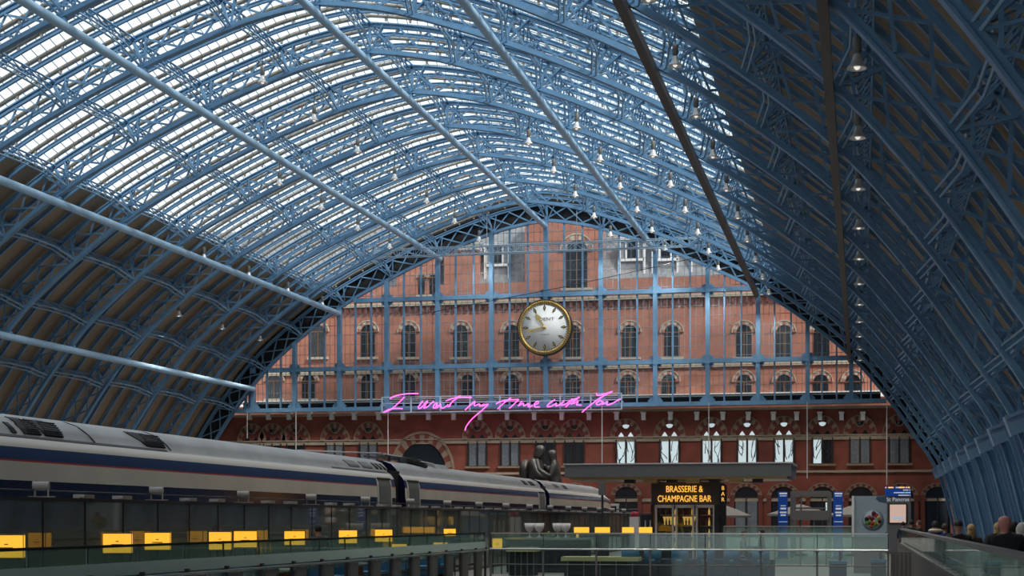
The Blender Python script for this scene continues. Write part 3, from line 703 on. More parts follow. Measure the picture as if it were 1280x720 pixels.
for px, y0, y1, w in [(309, 518, 548, 'far left of the screen girder'), (370, 517, 562, 'left of the wide brick arch'), (485, 514, 571, 'beside the left end of the neon'), (752.5, 509, 580, 'below the right end of the neon'), (886, 506, 578, 'right of the canopy middle'), (1009, 505, 598, 'right of the white framed kiosk'), (1108.5, 503, 606, 'above the departure board')]:
    p, q = onY(px, y0 - 3, D - 0.32), onY(px, y1, D - 0.32); b = MB(); b.tube([(0, 0, 0), (0, 0, q.z - p.z)], 0.05, 6)
    tag(b.build('drop_rod', 'aluminium', loc=p), f'thin pale rod dropping from the screen girder, {w}', 'rod', 'rods below the screen girder')
p, q = onY(520, 394, D - 1.6), onY(915, 312, D - 1.6); b = MB(); b.tube([(0, 0, 0), (q - p) * 0.5 - Vector((0, 0, 0.25)), q - p], 0.035, 5)
tag(b.build('stay_wire', 'ink', loc=p), 'thin dark wire slanting across the screen above the clock', 'wire')

# ------------------------------------------------------------------ bronze statue by the end wall
def skin_mesh(name, joints, edges, mats, parent, sub=2, root=0):
    """one continuous figure grown from a jointed skeleton; joints: (x, y, z, rx, ry)"""
    me = bpy.data.meshes.new(name); me.from_pydata([j[:3] for j in joints], edges, [])
    o = bpy.data.objects.new(name, me); C.objects.link(o)
    md = o.modifiers.new('skin', 'SKIN'); md.use_smooth_shade = True
    for i, j in enumerate(joints):
        sv = me.skin_vertices[0].data[i]; sv.radius = (j[3], j[4] if len(j) > 4 else j[3]); sv.use_root = (i == root)
    sb = o.modifiers.new('sub', 'SUBSURF'); sb.levels = sub; sb.render_levels = sub
    bpy.context.view_layer.update()
    m2 = bpy.data.meshes.new_from_object(o.evaluated_get(bpy.context.evaluated_depsgraph_get()))
    bpy.data.objects.remove(o); bpy.data.meshes.remove(me)
    m2.name = name; m2.materials.clear(); m2.materials.append(M[mats])
    for p in m2.polygons: p.use_smooth = True
    o = bpy.data.objects.new(name, m2); C.objects.link(o)
    if parent is not None: o.parent = parent
    return o
SYP = D - 13
pm = onY(672, 563, SYP)
st = empty('statue', (pm.x, SYP, 0), 'tall bronze statue of an embracing couple rising behind the train', 'statue')
k = pm.z / 1.68
def J(l): return [tuple(c * k * (1.2 if i > 2 else 1) for i, c in enumerate(j)) for j in l]
man = J([(0.02, 0, .95, .17, .14), (-.03, 0, 1.15, .19, .15), (-.06, 0, 1.36, .22, .17), (-.03, 0, 1.52, .09, .08), (0.03, 0, 1.60, .075, .08), (.06, 0, 1.70, .09, .10), (.05, 0, 1.79, .05, .06),
         (-.06, -.2, 1.43, .08), (.06, -.24, 1.20, .065), (.28, -.16, 1.16, .05), (.40, -.05, 1.19, .04), (-.06, .2, 1.43, .08), (.05, .24, 1.18, .065), (.28, .16, 1.18, .05), (.40, .05, 1.2, .04),
         (.0, -.1, .90, .10), (.02, -.1, .48, .075), (-.02, -.1, .06, .05), (.12, -.1, .03, .045), (.0, .1, .90, .10), (-.04, .1, .48, .075), (-.10, .1, .06, .05), (.04, .1, .03, .045)])
mane = [(0, 1), (1, 2), (2, 3), (3, 4), (4, 5), (5, 6), (2, 7), (7, 8), (8, 9), (9, 10), (2, 11), (11, 12), (12, 13), (13, 14), (0, 15), (15, 16), (16, 17), (17, 18), (0, 19), (19, 20), (20, 21), (21, 22)]
skin_mesh('man_figure', man, mane, 'bronze', st)
wom = J([(.36, 0, .92, .15, .13), (.35, 0, 1.12, .13, .12), (.34, 0, 1.30, .16, .13), (.32, 0, 1.44, .07, .06), (.30, 0, 1.52, .065, .07), (.28, 0, 1.61, .085, .09), (.29, 0, 1.70, .05, .06),
         (.34, -.16, 1.36, .06), (.30, -.22, 1.16, .05), (.08, -.26, 1.30, .04), (.02, -.16, 1.52, .035), (.34, .16, 1.36, .06), (.24, .22, 1.2, .05), (.06, .2, 1.42, .04),
         (.36, -.08, .88, .09), (.40, -.08, .46, .065), (.44, -.08, .06, .045), (.34, -.08, .02, .04), (.36, .08, .88, .09), (.42, .08, .46, .065), (.48, .08, .08, .045), (.38, .08, .02, .04)])
wome = [(0, 1), (1, 2), (2, 3), (3, 4), (4, 5), (5, 6), (2, 7), (7, 8), (8, 9), (9, 10), (2, 11), (11, 12), (12, 13), (0, 14), (14, 15), (15, 16), (16, 17), (0, 18), (18, 19), (19, 20), (20, 21)]
skin_mesh('woman_figure', wom, wome, 'bronze', st)
b = MB(); b.ell((-.24 * k, 0, 1.28 * k), (.12 * k, .17 * k, .24 * k)); b.build('rucksack', 'bronze', st)
b = MB(); b.lathe([(0, 0), (.75 * k, 0), (.75 * k, .05 * k), (0, .05 * k)], (.18 * k, 0, -0.03 * k), 24); b.build('plinth', 'bronze', st)

# ------------------------------------------------------------------ train
TX = -16.0
PROF = [(0.10, -0.55), (0.02, 0.2), (0.0, 0.9), (0.0, 2.42), (0.0, 2.47), (0.01, 2.79), (0.012, 2.825), (0.06, 3.07), (0.11, 3.16), (0.20, 3.26), (0.27, 3.31), (0.34, 3.47), (0.52, 3.66), (0.85, 3.78), (1.4, 3.82)]
PM = [0, 0, 0, 1, 1, 2, 3, 4, 4, 5, 5, 5, 5, 5]      # navy, cream, red, blue, skylight highlight painted on the shoulder, silver
def off_at(z):
    for (o0, z0), (o1, z1_) in zip(PROF[:-1], PROF[1:]):
        if z0 <= z <= z1_: return o0 + (o1 - o0) * (z - z0) / (z1_ - z0)
    return 1.4
def patch(b, ya, yb, za_, zb_, lift, mi=0, skew=0.0, n=8):
    vs = []
    for i in range(n + 1):
        z = za_ + (zb_ - za_) * i / n; o = off_at(z); nx, nz = 1.0, 0.0
        if z > 3.1: nx, nz = 0.75, 0.6
        for y in (ya, yb): vs.append((TX - o + nx * lift, y + skew * (z - za_), z + nz * lift))
        for y in (ya, yb): vs.append((TX - o - nx * 0.02, y + skew * (z - za_), z - nz * 0.02))
    fs = []
    for i in range(n):
        a = i * 4; c = a + 4
        fs += [(a, a + 1, c + 1, c), (a, c, c + 2, a + 2), (a + 1, a + 3, c + 3, c + 1)]
    fs += [(0, 2, 3, 1), (n * 4, n * 4 + 1, n * 4 + 3, n * 4 + 2)]
    b.add(vs, fs, mi)
def car(y0, y1, label, nose=False):
    r = empty('train_carriage', (0, 0, 0), label, 'train carriage', 'carriages of the standing train')
    full = [(TX - o, z) for o, z in PROF] + [(TX - 2.8 + o, z) for o, z in PROF[::-1][1:]]
    mi = PM + PM[::-1]
    ys = [(y0, 1.0, 0.0), (y0 + 0.25, 1.0, 0.0), (y1 - (4.2 if nose else 0.25), 1.0, 0.0)]
    if nose: ys += [(y1 - 2.8, 0.985, .01), (y1 - 1.6, 0.94, .05), (y1 - 0.7, 0.86, 0.10), (y1, 0.66, 0.22)]
    else: ys += [(y1, 1.0, 0.0)]
    b = MB(); n = len(full); vs = []
    for y, sc_, pin in ys:
        for x, z in full:
            xc = TX - 1.4; vs.append((xc + (x - xc) * (1 - pin), y, z if z < 0.9 else 0.9 + (z - 0.9) * sc_))
    o = len(b.v); b.v += vs
    for i in range(len(ys) - 1):
        for j in range(n - 1):
            b.f.append((i * n + j, i * n + j + 1, (i + 1) * n + j + 1, (i + 1) * n + j)); b.m.append(mi[j]); b.sm.append(True)
    b.f += [tuple(range(n))[::-1], tuple(len(vs) - n + j for j in range(n))]; b.m += [0, 0]; b.sm += [False, False]
    b.build('body', ['train_navy', 'train_cream', 'train_red', 'train_blue', 'train_white', 'train_silver'], r)
    q = MB(); q.box((TX - 1.4, (y0 + y1) / 2, -0.75), (2.5, (y1 - y0) * 0.55, 0.5)); q.build('underframe', 'rubber', r)
    for yb in (y0 + 3.5, y1 - 3.5):
        w = MB(); w.box((TX - 1.4, yb, -0.85), (2.2, 3.0, 0.35))
        for dy in (-1.1, 1.1):
            for sx in (-0.75, 0.75): w.tube([(TX - 1.4 + sx - 0.07, yb + dy, -0.76), (TX - 1.4 + sx + 0.07, yb + dy, -0.76)], 0.43, 18)
        w.build('bogie', 'rubber', r)
    return r
def doors(r, y, side):
    for z0_, z1_, dy, m_, lf in ((0.2, 3.12, 0.78, 'train_white', 0.02), (0.25, 3.04, 0.62, 'train_door', 0.035)):
        b = MB(); patch(b, y - dy, y + dy, z0_, z1_, lf, n=12); b.build('door_frame' if m_ == 'train_white' else 'door', m_, r)
    b = MB(); patch(b, y - 0.68, y + 0.68, 3.03, 3.09, 0.05, n=3); b.build('door_gutter', 'rubber', r)
c1 = car(22.0, 50.0, 'silver roofed blue and cream train carriage nearest the left frame edge')
c2 = car(51.1, 75.4, 'middle silver roofed train carriage with roof gear beside the statue')
c3 = car(76.3, 97.3, 'farthest train carriage with a sloping driving cab', True)
doors(c1, 48.75, 1); doors(c2, 52.15, 1); doors(c2, 74.4, 1)
def yx(px, z): return onX(px, HY - 10, TX - off_at(z)).y
b = MB(); patch(b, 22.2, yx(208, 3.3), 3.275, 3.32, 0.012, n=2); b.build('roof_seam', 'train_seam', c1)
b = MB(); patch(b, yx(415, 3.3), 49.7, 3.275, 3.32, 0.012, n=2); b.build('roof_seam', 'train_seam', c1)
for a, c in ((31, 47), (53, 75)):
    v = MB(); y0, y1 = yx(a, 3.5), yx(c, 3.5); patch(v, y0, y1, 3.36, 3.69, 0.02, 0, -1.1); lv = v.build('roof_louvre', 'louvre', c1)
    s_ = MB()
    for i in range(7): patch(s_, y0, y1, 3.375 + i * 0.045, 3.385 + i * 0.045, 0.035, 0, -1.1, 1)
    s_.build('louvre_slats', 'steel_dark', lv)
v = MB(); y0, y1 = yx(180, 3.5), yx(203, 3.5); patch(v, y0, y1, 3.36, 3.67, 0.02, 0, -2.2); lv = v.build('roof_louvre', 'louvre', c1)
s_ = MB()
for i in range(7): patch(s_, y0, y1, 3.375 + i * 0.043, 3.385 + i * 0.043, 0.035, 0, -2.2, 1)
s_.build('louvre_slats', 'steel_dark', lv)
for a in (13, 36 - 8):
    v = MB(); y0 = yx(a, 3.45); patch(v, y0, y0 + 0.16, 3.36, 3.56, 0.02, 0, -0.7); v.build('roof_slot', 'louvre', c1)
for a in (115, 210):
    v = MB(); y0 = yx(a, 3.45); patch(v, y0, y0 + 0.05, 3.32, 3.79, 0.015, 0, -1.0); v.build('roof_joint', 'train_seam', c1)
for car_, L in ((c1, [(436, 449), (454, 465), (470, 472), (475, 477), (480, 482)]), (c2, [(655, 659), (663, 668)]), (c3, [(694, 695), (697, 698), (705, 709)])):
    for a, c in L:
        v = MB(); y0, y1 = yx(a, 3.45), yx(c, 3.45); patch(v, y0, max(y1, y0 + 0.2), 3.4, 3.6, 0.02, 0, -1.2); v.build('roof_hatch', 'train_door' if c - a > 5 else 'louvre', car_)
# roof gear on the middle carriage
g = MB()
for y in (52.0, 53.2, 54.4, 55.6): g.tube([(TX - 0.9, y, 3.76), (TX - 0.9, y, 4.0)], 0.06, 8)
g.tube([(TX - 0.9, 51.6, 3.98), (TX - 0.9, 56.0, 3.98)], 0.04, 6); g.tube([(TX - 1.7, 51.6, 3.98), (TX - 1.7, 56.0, 3.98)], 0.04, 6)
g.bar((TX - 1.0, 54.2, 3.92), (TX - 0.55, 55.4, 3.72), 0.25, 0.12); g.bar((TX - 1.9, 54.8, 4.0), (TX - 0.7, 54.8, 4.0), 0.12, 0.08)
g.build('pantograph', 'steel_dark', c2)
g = MB(); g.prism([(TX - 2.2, 3.7), (TX - 0.6, 3.66), (TX - 0.8, 3.90), (TX - 2.0, 3.90)], 57.3, 59.2); g.build('equipment_cover', 'train_silver', c2)
g = MB(); g.box((TX - 1.4, 50.55, 1.6), (2.3, 1.3, 3.6)); g.build('gangway_bellows', 'rubber', c2)
g = MB(); g.box((TX - 1.4, 75.85, 1.6), (2.3, 1.1, 3.6)); g.build('gangway_bellows', 'rubber', c3)
g = MB(); g.box((TX - 1.4, 96.55, 2.45), (1.9, 0.9, 0.6), rot=Matrix.Rotation(-0.6, 3, 'X')); g.build('cab_window', 'dark_pane', c3)
for dx in (-1.4 - 0.75, -1.4 + 0.75):
    b = MB(); b.box((TX + dx, 60, -1.19), (0.07, 78, 0.14)); tag(b.build('rail', 'steel_dark'), 'steel rail beneath the train on the ' + ('far' if dx < -1.4 else 'near') + ' side', 'rail')
# overhead line above the middle carriage
p = onX(478, 586, TX - 1.4); q2 = onX(478, 566, TX - 1.4)
r = empty('insulator_post', (p.x, p.y, 3.9), 'short grey insulator post carrying the overhead wire above the carriage gap', 'insulator post')
b = MB(); h = q2.z - 3.9; b.lathe([(0.16, 0), (0.12, h * 0.4), (0.2, h * 0.45), (0.2, h * 0.8), (0.1, h * 0.85), (0.1, h)], n=12); b.build('post', 'grey_metal', r)
b = MB(); b.tube([(-0.2, -8, h * 0.9 - 0.25), (0, 0, h * 0.92), (0.2, 6, h * 0.2)], 0.025, 5); b.build('wire', 'aluminium', r)

# ------------------------------------------------------------------ tall glass wall before the train
GX, GT = -12.7, EYE + 0.30
r = empty('glass_wall', (GX, 0, 0), 'tall dark tinted glass wall between the train and the bar booths', 'glass wall')
ys = [21.42 + 1.31 * i for i in range(-3, 55)]
for a in ys[:-1]:
    b = MB(); b.box((0, a + 0.655, GT / 2 + 0.03), (0.02, 1.29, GT - 0.06)); b.build('glass_panel', 'wall_glass', r)
b = MB(); b.box((0, (ys[0] + ys[-1]) / 2, GT + 0.03), (0.10, ys[-1] - ys[0], 0.06)); b.build('top_rail', 'steel_dark', r)
b = MB(); b.box((0, (ys[0] + ys[-1]) / 2, 0.03), (0.12, ys[-1] - ys[0], 0.06)); b.build('base_rail', 'steel_dark', r)
for a in ys:
    b = MB(); b.box((0, a, GT / 2), (0.035, 0.03, GT)); b.build('joint', 'rubber', r)
b = MB(); b.tube([(-0.1, ys[0], GT + 0.17), (-0.1, ys[-1], GT + 0.17)], 0.012, 5); b.build('cable', 'steel_dark', r)
for a in ys[::3]:
    b = MB(); b.tube([(-0.1, a, GT), (-0.1, a, GT + 0.17)], 0.012, 5); b.build('cable_post', 'steel_dark', r)
def floodlight():
    r = empty('floodlight', (0, 0, 0), 'x', 'floodlight', 'floodlights along the glass wall top')
    b = MB(); b.tube([(0, -0.17, 0.27), (0, 0.17, 0.27)], 0.10, 14); b.build('lamp_housing', 'light_casing', r)
    b = MB(); b.lathe([(0.105, 0.17), (0.115, 0.19), (0.0, 0.19)], (0, 0, 0.27), 14, axis='Y'); b.build('lens_ring', 'light_casing', r)
    b = MB()
    for y in (-0.15, 0.15): b.bar((0.0, y, 0.0), (0.0, y, 0.27), 0.03, 0.05)
    b.box((0, 0, 0.012), (0.1, 0.6, 0.024)); b.build('stirrup', 'light_casing', r)
    return r
f0 = floodlight(); px_f = [50, 193, 302, 387, 455, 512, 560, 600, 634, 665, 692, 713, 735]
ORDL = lambda i: ordn(i)
f0.scale = (0.68, 0.68, 0.68); f0.rotation_euler = (0, 0, -1.25)
for i, y in enumerate([21.4 + 3.93 * q for q in range(16)]):
    lb = f'cylindrical floodlight on the glass wall top, {ordn(i)} from the left frame edge'
    if i == 0: f0.location = (GX, y, GT + 0.06); f0['label'] = lb
    else: dup(f0, (GX, y, GT + 0.06), lb)
n = 0; u0 = None
for i in range(16):
    for d in (1.31, 2.62):
        lb = f'flat grey light plate on the glass wall top, {ordn(n)} from the left'
        if u0 is None:
            b = MB(); b.box((0, 0, 0.012), (0.12, 0.5, 0.024)); b.box((0, 0, 0.04), (0.2, 0.34, 0.05)); u0 = tag(b.build('light_plate', 'light_casing'), lb, 'light plate', 'flat light plates on the glass wall'); u0.location = (GX, 21.4 + i * 3.93 + d, GT + 0.06)
        else: dup(u0, (GX, 21.4 + i * 3.93 + d, GT + 0.06), lb)
        n += 1

# ------------------------------------------------------------------ balustrades
BX = -10.5; JY = [17.35 + 1.5 * i for i in range(-2, 16)] + [41.0]
JY = [y for y in JY if y < 40.5] + [41.0]
r = empty('glass_balustrade', (BX, 0, 0), 'long left glass balustrade with dark top rail and grey infill slabs', 'balustrade')
for a, c in zip(JY[:-1], JY[1:]):
    b = MB(); b.box((0, (a + c) / 2, 0.96), (0.022, c - a - 0.02, 0.60)); b.build('glass_panel', 'green_glass', r)
    b = MB(); b.box((0.04, a + 0.42, 0.38), (0.05, 0.5, 0.76)); b.build('infill_slab', 'grey_metal', r)
for a in JY:
    b = MB(); b.box((0.03, a, 0.43), (0.06, 0.05, 0.86)); b.box((0.04, a, 0.84), (0.10, 0.09, 0.08)); b.build('post', 'steel_dark', r)
    b = MB(); b.box((0, a, 1.03), (0.03, 0.016, 0.54)); b.build('joint', 'rubber', r)
b = MB(); b.box((0, (JY[0] + JY[-1]) / 2, 1.275), (0.055, JY[-1] - JY[0], 0.04)); b.build('top_rail', 'rubber', r)
b = MB(); b.tube([(0.1, JY[0], 0.80), (0.1, JY[-1], 0.80)], 0.024, 10); b.build('handrail', 'steel', r)
b = MB(); b.box((0.03, (JY[0] + JY[-1]) / 2, 0.94), (0.02, JY[-1] - JY[0], 0.19)); b.build('frosted_band', 'frosted', r)
b = MB(); b.box((-0.25, (JY[0] + JY[-1]) / 2, 0.40), (0.03, JY[-1] - JY[0], 0.06))
for a in JY: b.box((-0.25, a, 0.41), (0.03, 0.04, 0.82))
b.build('back_frame', 'steel_dark', r)

CYR = 41.0; PX = [-10.3 + 1.52 * i for i in range(8)]; PX[-1] = 0.70
r = empty('glass_balustrade', (0, CYR, 0), 'far glass balustrade crossing before the bar with a bright steel handrail', 'balustrade')
for a, c in zip(PX[:-1], PX[1:]):
    b = MB(); b.box(((a + c) / 2, 0.0, 1.05), (c - a - 0.02, 0.022, 0.42)); b.build('glass_panel', 'green_glass', r)
    b = MB(); b.box(((a + c) / 2, 0.0, 0.46), (c - a - 0.02, 0.022, 0.70)); b.build('lower_panel', 'pale_glass', r)
for a in PX:
    b = MB(); b.box((a, -0.03, 0.43), (0.05, 0.06, 0.86)); b.box((a, -0.05, 0.82), (0.10, 0.10, 0.10)); b.build('post', 'grey_metal', r)
    b = MB(); b.box((a, 0, 1.04), (0.016, 0.03, 0.5)); b.build('joint', 'rubber', r)
b = MB(); b.box(((PX[0] + PX[-1]) / 2, 0, 1.275), (PX[-1] - PX[0], 0.05, 0.035)); b.build('top_rail', 'steel', r)
b = MB(); b.tube([(PX[0], -0.1, 0.83), (PX[-1], -0.1, 0.83)], 0.028, 10); b.build('handrail', 'steel', r)
b = MB(); b.tube([(PX[0], -0.03, 0.40), (PX[-1], -0.03, 0.40)], 0.014, 8); b.build('low_rail', 'grey_metal', r)

RX = 1.46; RY = [9.0 + 1.5 * i for i in range(33)]
r = empty('glass_balustrade', (RX, 0, 0), 'right glass balustrade on a grey ribbed parapet beside the walking crowd', 'balustrade')
for a, c in zip(RY[:-1], RY[1:]):
    b = MB(); b.box((0, (a + c) / 2, 1.06), (0.022, c - a - 0.02, 0.50)); b.build('glass_panel', 'green_glass', r)
    b = MB(); b.box((-0.03, (a + c) / 2, 0.815), (0.06, 0.1, 0.03)); b.build('glass_clamp', 'aluminium', r)
b = MB(); b.box((0, (RY[0] + RY[-1]) / 2, 1.315), (0.14, RY[-1] - RY[0], 0.06)); b.build('top_rail', 'grey_metal', r)
b = MB(); b.box((0, (RY[0] + RY[-1]) / 2, 0.40), (0.14, RY[-1] - RY[0], 0.80)); b.build('parapet', 'grey_metal', r)
b = MB(); y = RY[0]
while y < RY[-1]: b.box((-0.11, y, 0.36), (0.07, 0.06, 0.9)); y += 0.3
b.build('parapet_fins', 'grey_metal', r)
b = MB(); b.box((-0.36, 41.3, 0.40), (0.66, 0.12, 0.80))
for q in range(6): b.box((-0.66 + q * 0.11, 41.21, 0.38), (0.04, 0.08, 0.84))
b.build('parapet_return', 'grey_metal', r)
b = MB(); b.tube([(0.12, RY[0], 0.95), (0.12, RY[-1], 0.95)], 0.022, 8); b.build('handrail', 'steel', r)

# ------------------------------------------------------------------ amber lanterns, seats and tables of the left booths
LX = -11.6
def lantern(px0, px1, y0, y1, lab, X=LX):
    cy = (y0 + y1) / 2; p = onX((px0 + px1) / 2, cy, X); dep = -X * _s + p.y * _c; w = (px1 - px0) / FPX * dep; h = (y1 - y0) / FPX * dep
    r = empty('amber_lantern', (X, p.y, 0), lab, 'lantern', 'glowing amber lanterns at the booths', rz=YAW * 1.6)
    b = MB(); b.box((0, 0, p.z), (w * 0.93, 0.16, h)); b.build('lamp_shade', 'amber', r)
    b = MB()
    for sx in (-1, 1):
        for sy in (-1, 1): b.box((sx * (w * 0.46), sy * 0.07, p.z), (0.018, 0.018, h + 0.02)); b.box((sx * w * 0.42, sy * 0.06, (p.z - h / 2) / 2), (0.025, 0.025, p.z - h / 2))
    b.box((0, 0, p.z + h / 2 + 0.01), (w * 0.95, 0.18, 0.02)); b.build('frame', 'steel_dark', r)
    t = MB(); t.box((0, -0.083, p.z + 0.03), (w * 0.1, 0.006, 0.014)); t.box((0, -0.083, p.z - 0.02), (w * 0.38, 0.006, 0.016)); t.box((0, -0.083, p.z - 0.055), (w * 0.22, 0.006, 0.008)); t.build('printed_mark', 'wood', r)
LL = [((-12, 31), (669, 697)), ((129, 166), (667, 691)), ((181, 214), (666, 687)), ((261, 290), (665, 687)), ((292, 322), (664, 684)), ((355, 382), (664, 681)), ((423, 447), (663, 679)), ((468, 491), (662, 677)), ((554, 570), (661, 670))]
LN = ['cut by the left frame edge', 'second from the left, standing alone', 'third from the left', 'left one of a touching pair', 'right one of a touching pair', 'left of the seated person', 'right of the seated person', 'farther right along the booths', 'small one far along the booths']
for (xs, ys_), nm in zip(LL, LN): lantern(*xs, *ys_, f'glowing amber box lantern, {nm}')
for xs, ys_, nm in [((489, 509), (680, 691), 'left of the low pair'), ((541, 560), (678, 690), 'middle one standing low'), ((615, 628), (673, 685), 'beside the balustrade corner')]:
    lantern(*xs, *ys_, f'low amber lantern behind the left balustrade, {nm}', -10.95)
def booth(y, kind, lab):
    if kind == 'seat':
        r = empty('booth_sofa', (-11.35, y, 0), lab, 'booth seat', 'blue booth seats behind the left balustrade')
        b = MB(); b.box((0, 0, 0.33), (0.75, 1.1, 0.24)); b.build('cushion', 'tub_blue', r)
        b = MB(); b.box((0, 0.5, 0.55), (0.75, 0.12, 0.50)); b.build('backrest', 'tub_blue', r)
        b = MB(); b.box((0, 0, 0.105), (0.7, 1.0, 0.21)); b.build('base', 'tub_dark', r)
    else:
        r = empty('booth_table', (-11.35, y, 0), lab, 'booth table', 'wooden tables behind the left balustrade')
        b = MB(); b.box((0, 0, 0.66), (0.7, 0.8, 0.04)); b.build('tabletop', 'white_ceramic', r)
        b = MB(); b.box((0, 0, 0.32), (0.5, 0.55, 0.64)); b.build('cabinet', 'wood', r)
i = 0; y = 18.0; ns = nt_ = 0
while y < 40:
    if i % 3 == 1: booth(y, 'table', f'wooden cabinet table behind the left balustrade, {ordn(nt_)} from the left frame edge'); nt_ += 1
    else: booth(y, 'seat', f'blue upholstered booth seat behind the left balustrade, {ordn(ns)} from the left frame edge'); ns += 1
    y += 1.4; i += 1

# ------------------------------------------------------------------ bar furniture behind the far balustrade
def tub(px, w, Y, lab):
    p = onY(px, 690, Y); r = empty('tub_chair', (p.x, Y, 0), lab, 'chair', 'blue tub chairs behind the far balustrade')
    w = w / FPX * 42; b = MB(); n = 14; vs = []
    for q in range(n + 1):
        a = math.pi + math.pi * q / n
        for rr, zz in ((w / 2, 0.40), (w / 2, 0.84), (w / 2 - 0.07, 0.84), (w / 2 - 0.07, 0.40)): vs.append((rr * math.cos(a), rr * 0.9 * math.sin(a), zz))
    b.add(vs, [(q * 4 + j, q * 4 + 4 + j, q * 4 + 4 + (j + 1) % 4, q * 4 + (j + 1) % 4) for q in range(n) for j in range(4)] + [(0, 1, 2, 3), (n * 4 + 3, n * 4 + 2, n * 4 + 1, n * 4)], 0, True); b.build('backrest', 'tub_blue', r)
    b = MB(); b.lathe([(0, 0.42), (w / 2 - 0.02, 0.42), (w / 2 - 0.02, 0.54), (0, 0.56)], n=18); b.build('seat', 'tub_blue', r)
    for sx in (-1, 1):
        for sy in (-1, 1): b = MB(); b.tube([(sx * w * 0.3, sy * w * 0.28, 0.44), (sx * w * 0.36, sy * w * 0.34, 0.0)], [0.025, 0.016], 8); b.build('leg', 'tub_dark', r)
for px, w, nm in [(788, 23, 'leftmost of the row'), (816, 22, 'second from the left'), (850, 22, 'third from the left'), (882, 22, 'fourth from the left'), (915, 20, 'fifth from the left'), (951, 22, 'rightmost of the row')]:
    tub(px, w, 42.2, f'blue curved tub chair at the bar plinth, {nm}')
b = MB(); p0, p1 = onY(708, 700, 43.4), onY(968, 700, 43.4)
r = empty('bar_bench', (p0.x, 43.4, 0), 'long dark low bench block behind the blue tub chairs', 'bench')
L = p1.x - p0.x; b = MB(); b.box((L / 2, 0, 0.22), (L, 0.7, 0.44)); b.build('base', 'tub_dark', r)
b = MB(); b.box((L / 2, 0, 0.47), (L, 0.75, 0.07)); b.build('cushion', 'coat_navy', r)
def counter(px0, px1, ytop, Y, lab, dep=0.7):
    a, c = onY(px0, ytop, Y), onY(px1, ytop, Y); r = empty('bar_counter', ((a.x + c.x) / 2, Y, 0), lab, 'counter', 'cream topped bar counters'); w = c.x - a.x
    b = MB(); pts = [(w / 2 * s0, dep / 2 * s1) for s0, s1 in ((-1, -1), (1, -1), (1, 1), (-1, 1))]
    b.box((0, 0, a.z - 0.05), (w, dep, 0.10)); b.box((0, 0, a.z + 0.01), (w * 0.98, dep * 0.94, 0.03)); b.build('worktop', 'cream_top', r)
    b = MB(); b.box((0, 0.05, (a.z - 0.1) / 2), (w * 0.86, dep * 0.8, a.z - 0.1)); b.build('cabinet', 'tub_dark', r)
    b = MB()
    for q in range(5): b.box((-w * 0.42 + w * 0.84 * q / 4, -dep * 0.36, (a.z - 0.1) / 2), (0.03, 0.03, a.z - 0.12))
    b.build('trim_strips', 'grey_metal', r)
counter(636, 672, 685, 43.2, 'short cream topped counter left of the ice stand'); counter(704, 800, 696.5, 42.2, 'long cream topped low counter before the blue tub chairs')
def bottle(x, y, z, lab, m_='bottle_green', h=0.30):
    b = MB(); b.lathe([(0, 0), (0.042, 0), (0.042, h * 0.55), (0.018, h * 0.75), (0.015, h), (0, h)], n=10); tag(b.build('bottle', m_, loc=(x, y, z)), lab, 'bottle', 'bottles in the bar')
for px0, px1, yt, lab in [(1036, 1059, 701, 'dark blue topped square cabinet left of the poster foot'), (1088, 1108, 699, 'dark blue topped square cabinet below the poster')]:
    a, c = onY(px0, yt, 43.0), onY(px1, yt, 43.0); w = c.x - a.x; r = empty('waiter_station', ((a.x + c.x) / 2, 43.0, 0), lab, 'cabinet', 'dark square cabinets behind the far balustrade')
    b = MB(); b.box((0, 0, (a.z - 0.08) / 2), (w * 0.94, w * 0.9, a.z - 0.08)); b.build('cabinet', 'tub_dark', r)
    b = MB(); b.box((0, 0, a.z - 0.04), (w, w, 0.08)); b.build('worktop', 'tub_blue', r)
    bottle((a.x + c.x) / 2 + 0.06, 43.0, a.z, 'dark bottle on the ' + lab, 'steel_dark', 0.42)
# white tulip coolers, fruit bowl and bottles on a counter beyond
p = onY(686, 672, 46.0); r = empty('bar_counter', (p.x, 46.0, 0), 'dark service counter carrying the white tulip coolers', 'counter', 'cream topped bar counters')
b = MB(); b.box((0, 0, p.z / 2 - 0.03), (2.6, 0.6, p.z - 0.06)); b.build('cabinet', 'tub_dark', r); b = MB(); b.box((0, 0, p.z - 0.03), (2.7, 0.7, 0.06)); b.build('worktop', 'steel', r)
zt_ = p.z
for px, nm in [(662, 'leftmost of the four'), (674, 'second of the four'), (697, 'third of the four'), (707, 'rightmost of the four')]:
    q = onY(px, 654, 46.0); hh = q.z - zt_; b = MB(); b.lathe([(0, 0), (0.10, 0), (0.10, 0.02), (0.02, 0.04), (0.02, hh * 0.35), (0.10, hh * 0.48), (0.15, hh * 0.7), (0.165, hh), (0.15, hh), (0.13, hh * 0.7), (0.0, hh * 0.5)], n=18)
    tag(b.build('tulip_cooler', 'white_ceramic', loc=(q.x, 46.0, zt_)), f'white tulip shaped cooler on the service counter, {nm}', 'wine cooler', 'white tulip coolers')
q = onY(686, 672, 45.85); r = empty('fruit_bowl', (q.x, 45.85, zt_), 'glass bowl of yellow and green fruit between the white coolers', 'fruit bowl')
b = MB(); b.lathe([(0, 0.01), (0.10, 0.0), (0.24, 0.13), (0.25, 0.13), (0.10, 0.02), (0, 0.03)], n=20); b.build('bowl', 'clear_glass', r)
for q_ in range(7):
    a = q_ * 0.9; b = MB(); b.ell((0.10 * math.cos(a) * (q_ > 0), 0.08 * math.sin(a) * (q_ > 0), 0.10 + 0.05 * (q_ == 0)), (0.06, 0.05, 0.05), 10, 7); b.build('fruit', 'yellow_trim' if q_ % 2 else 'leafy', r)
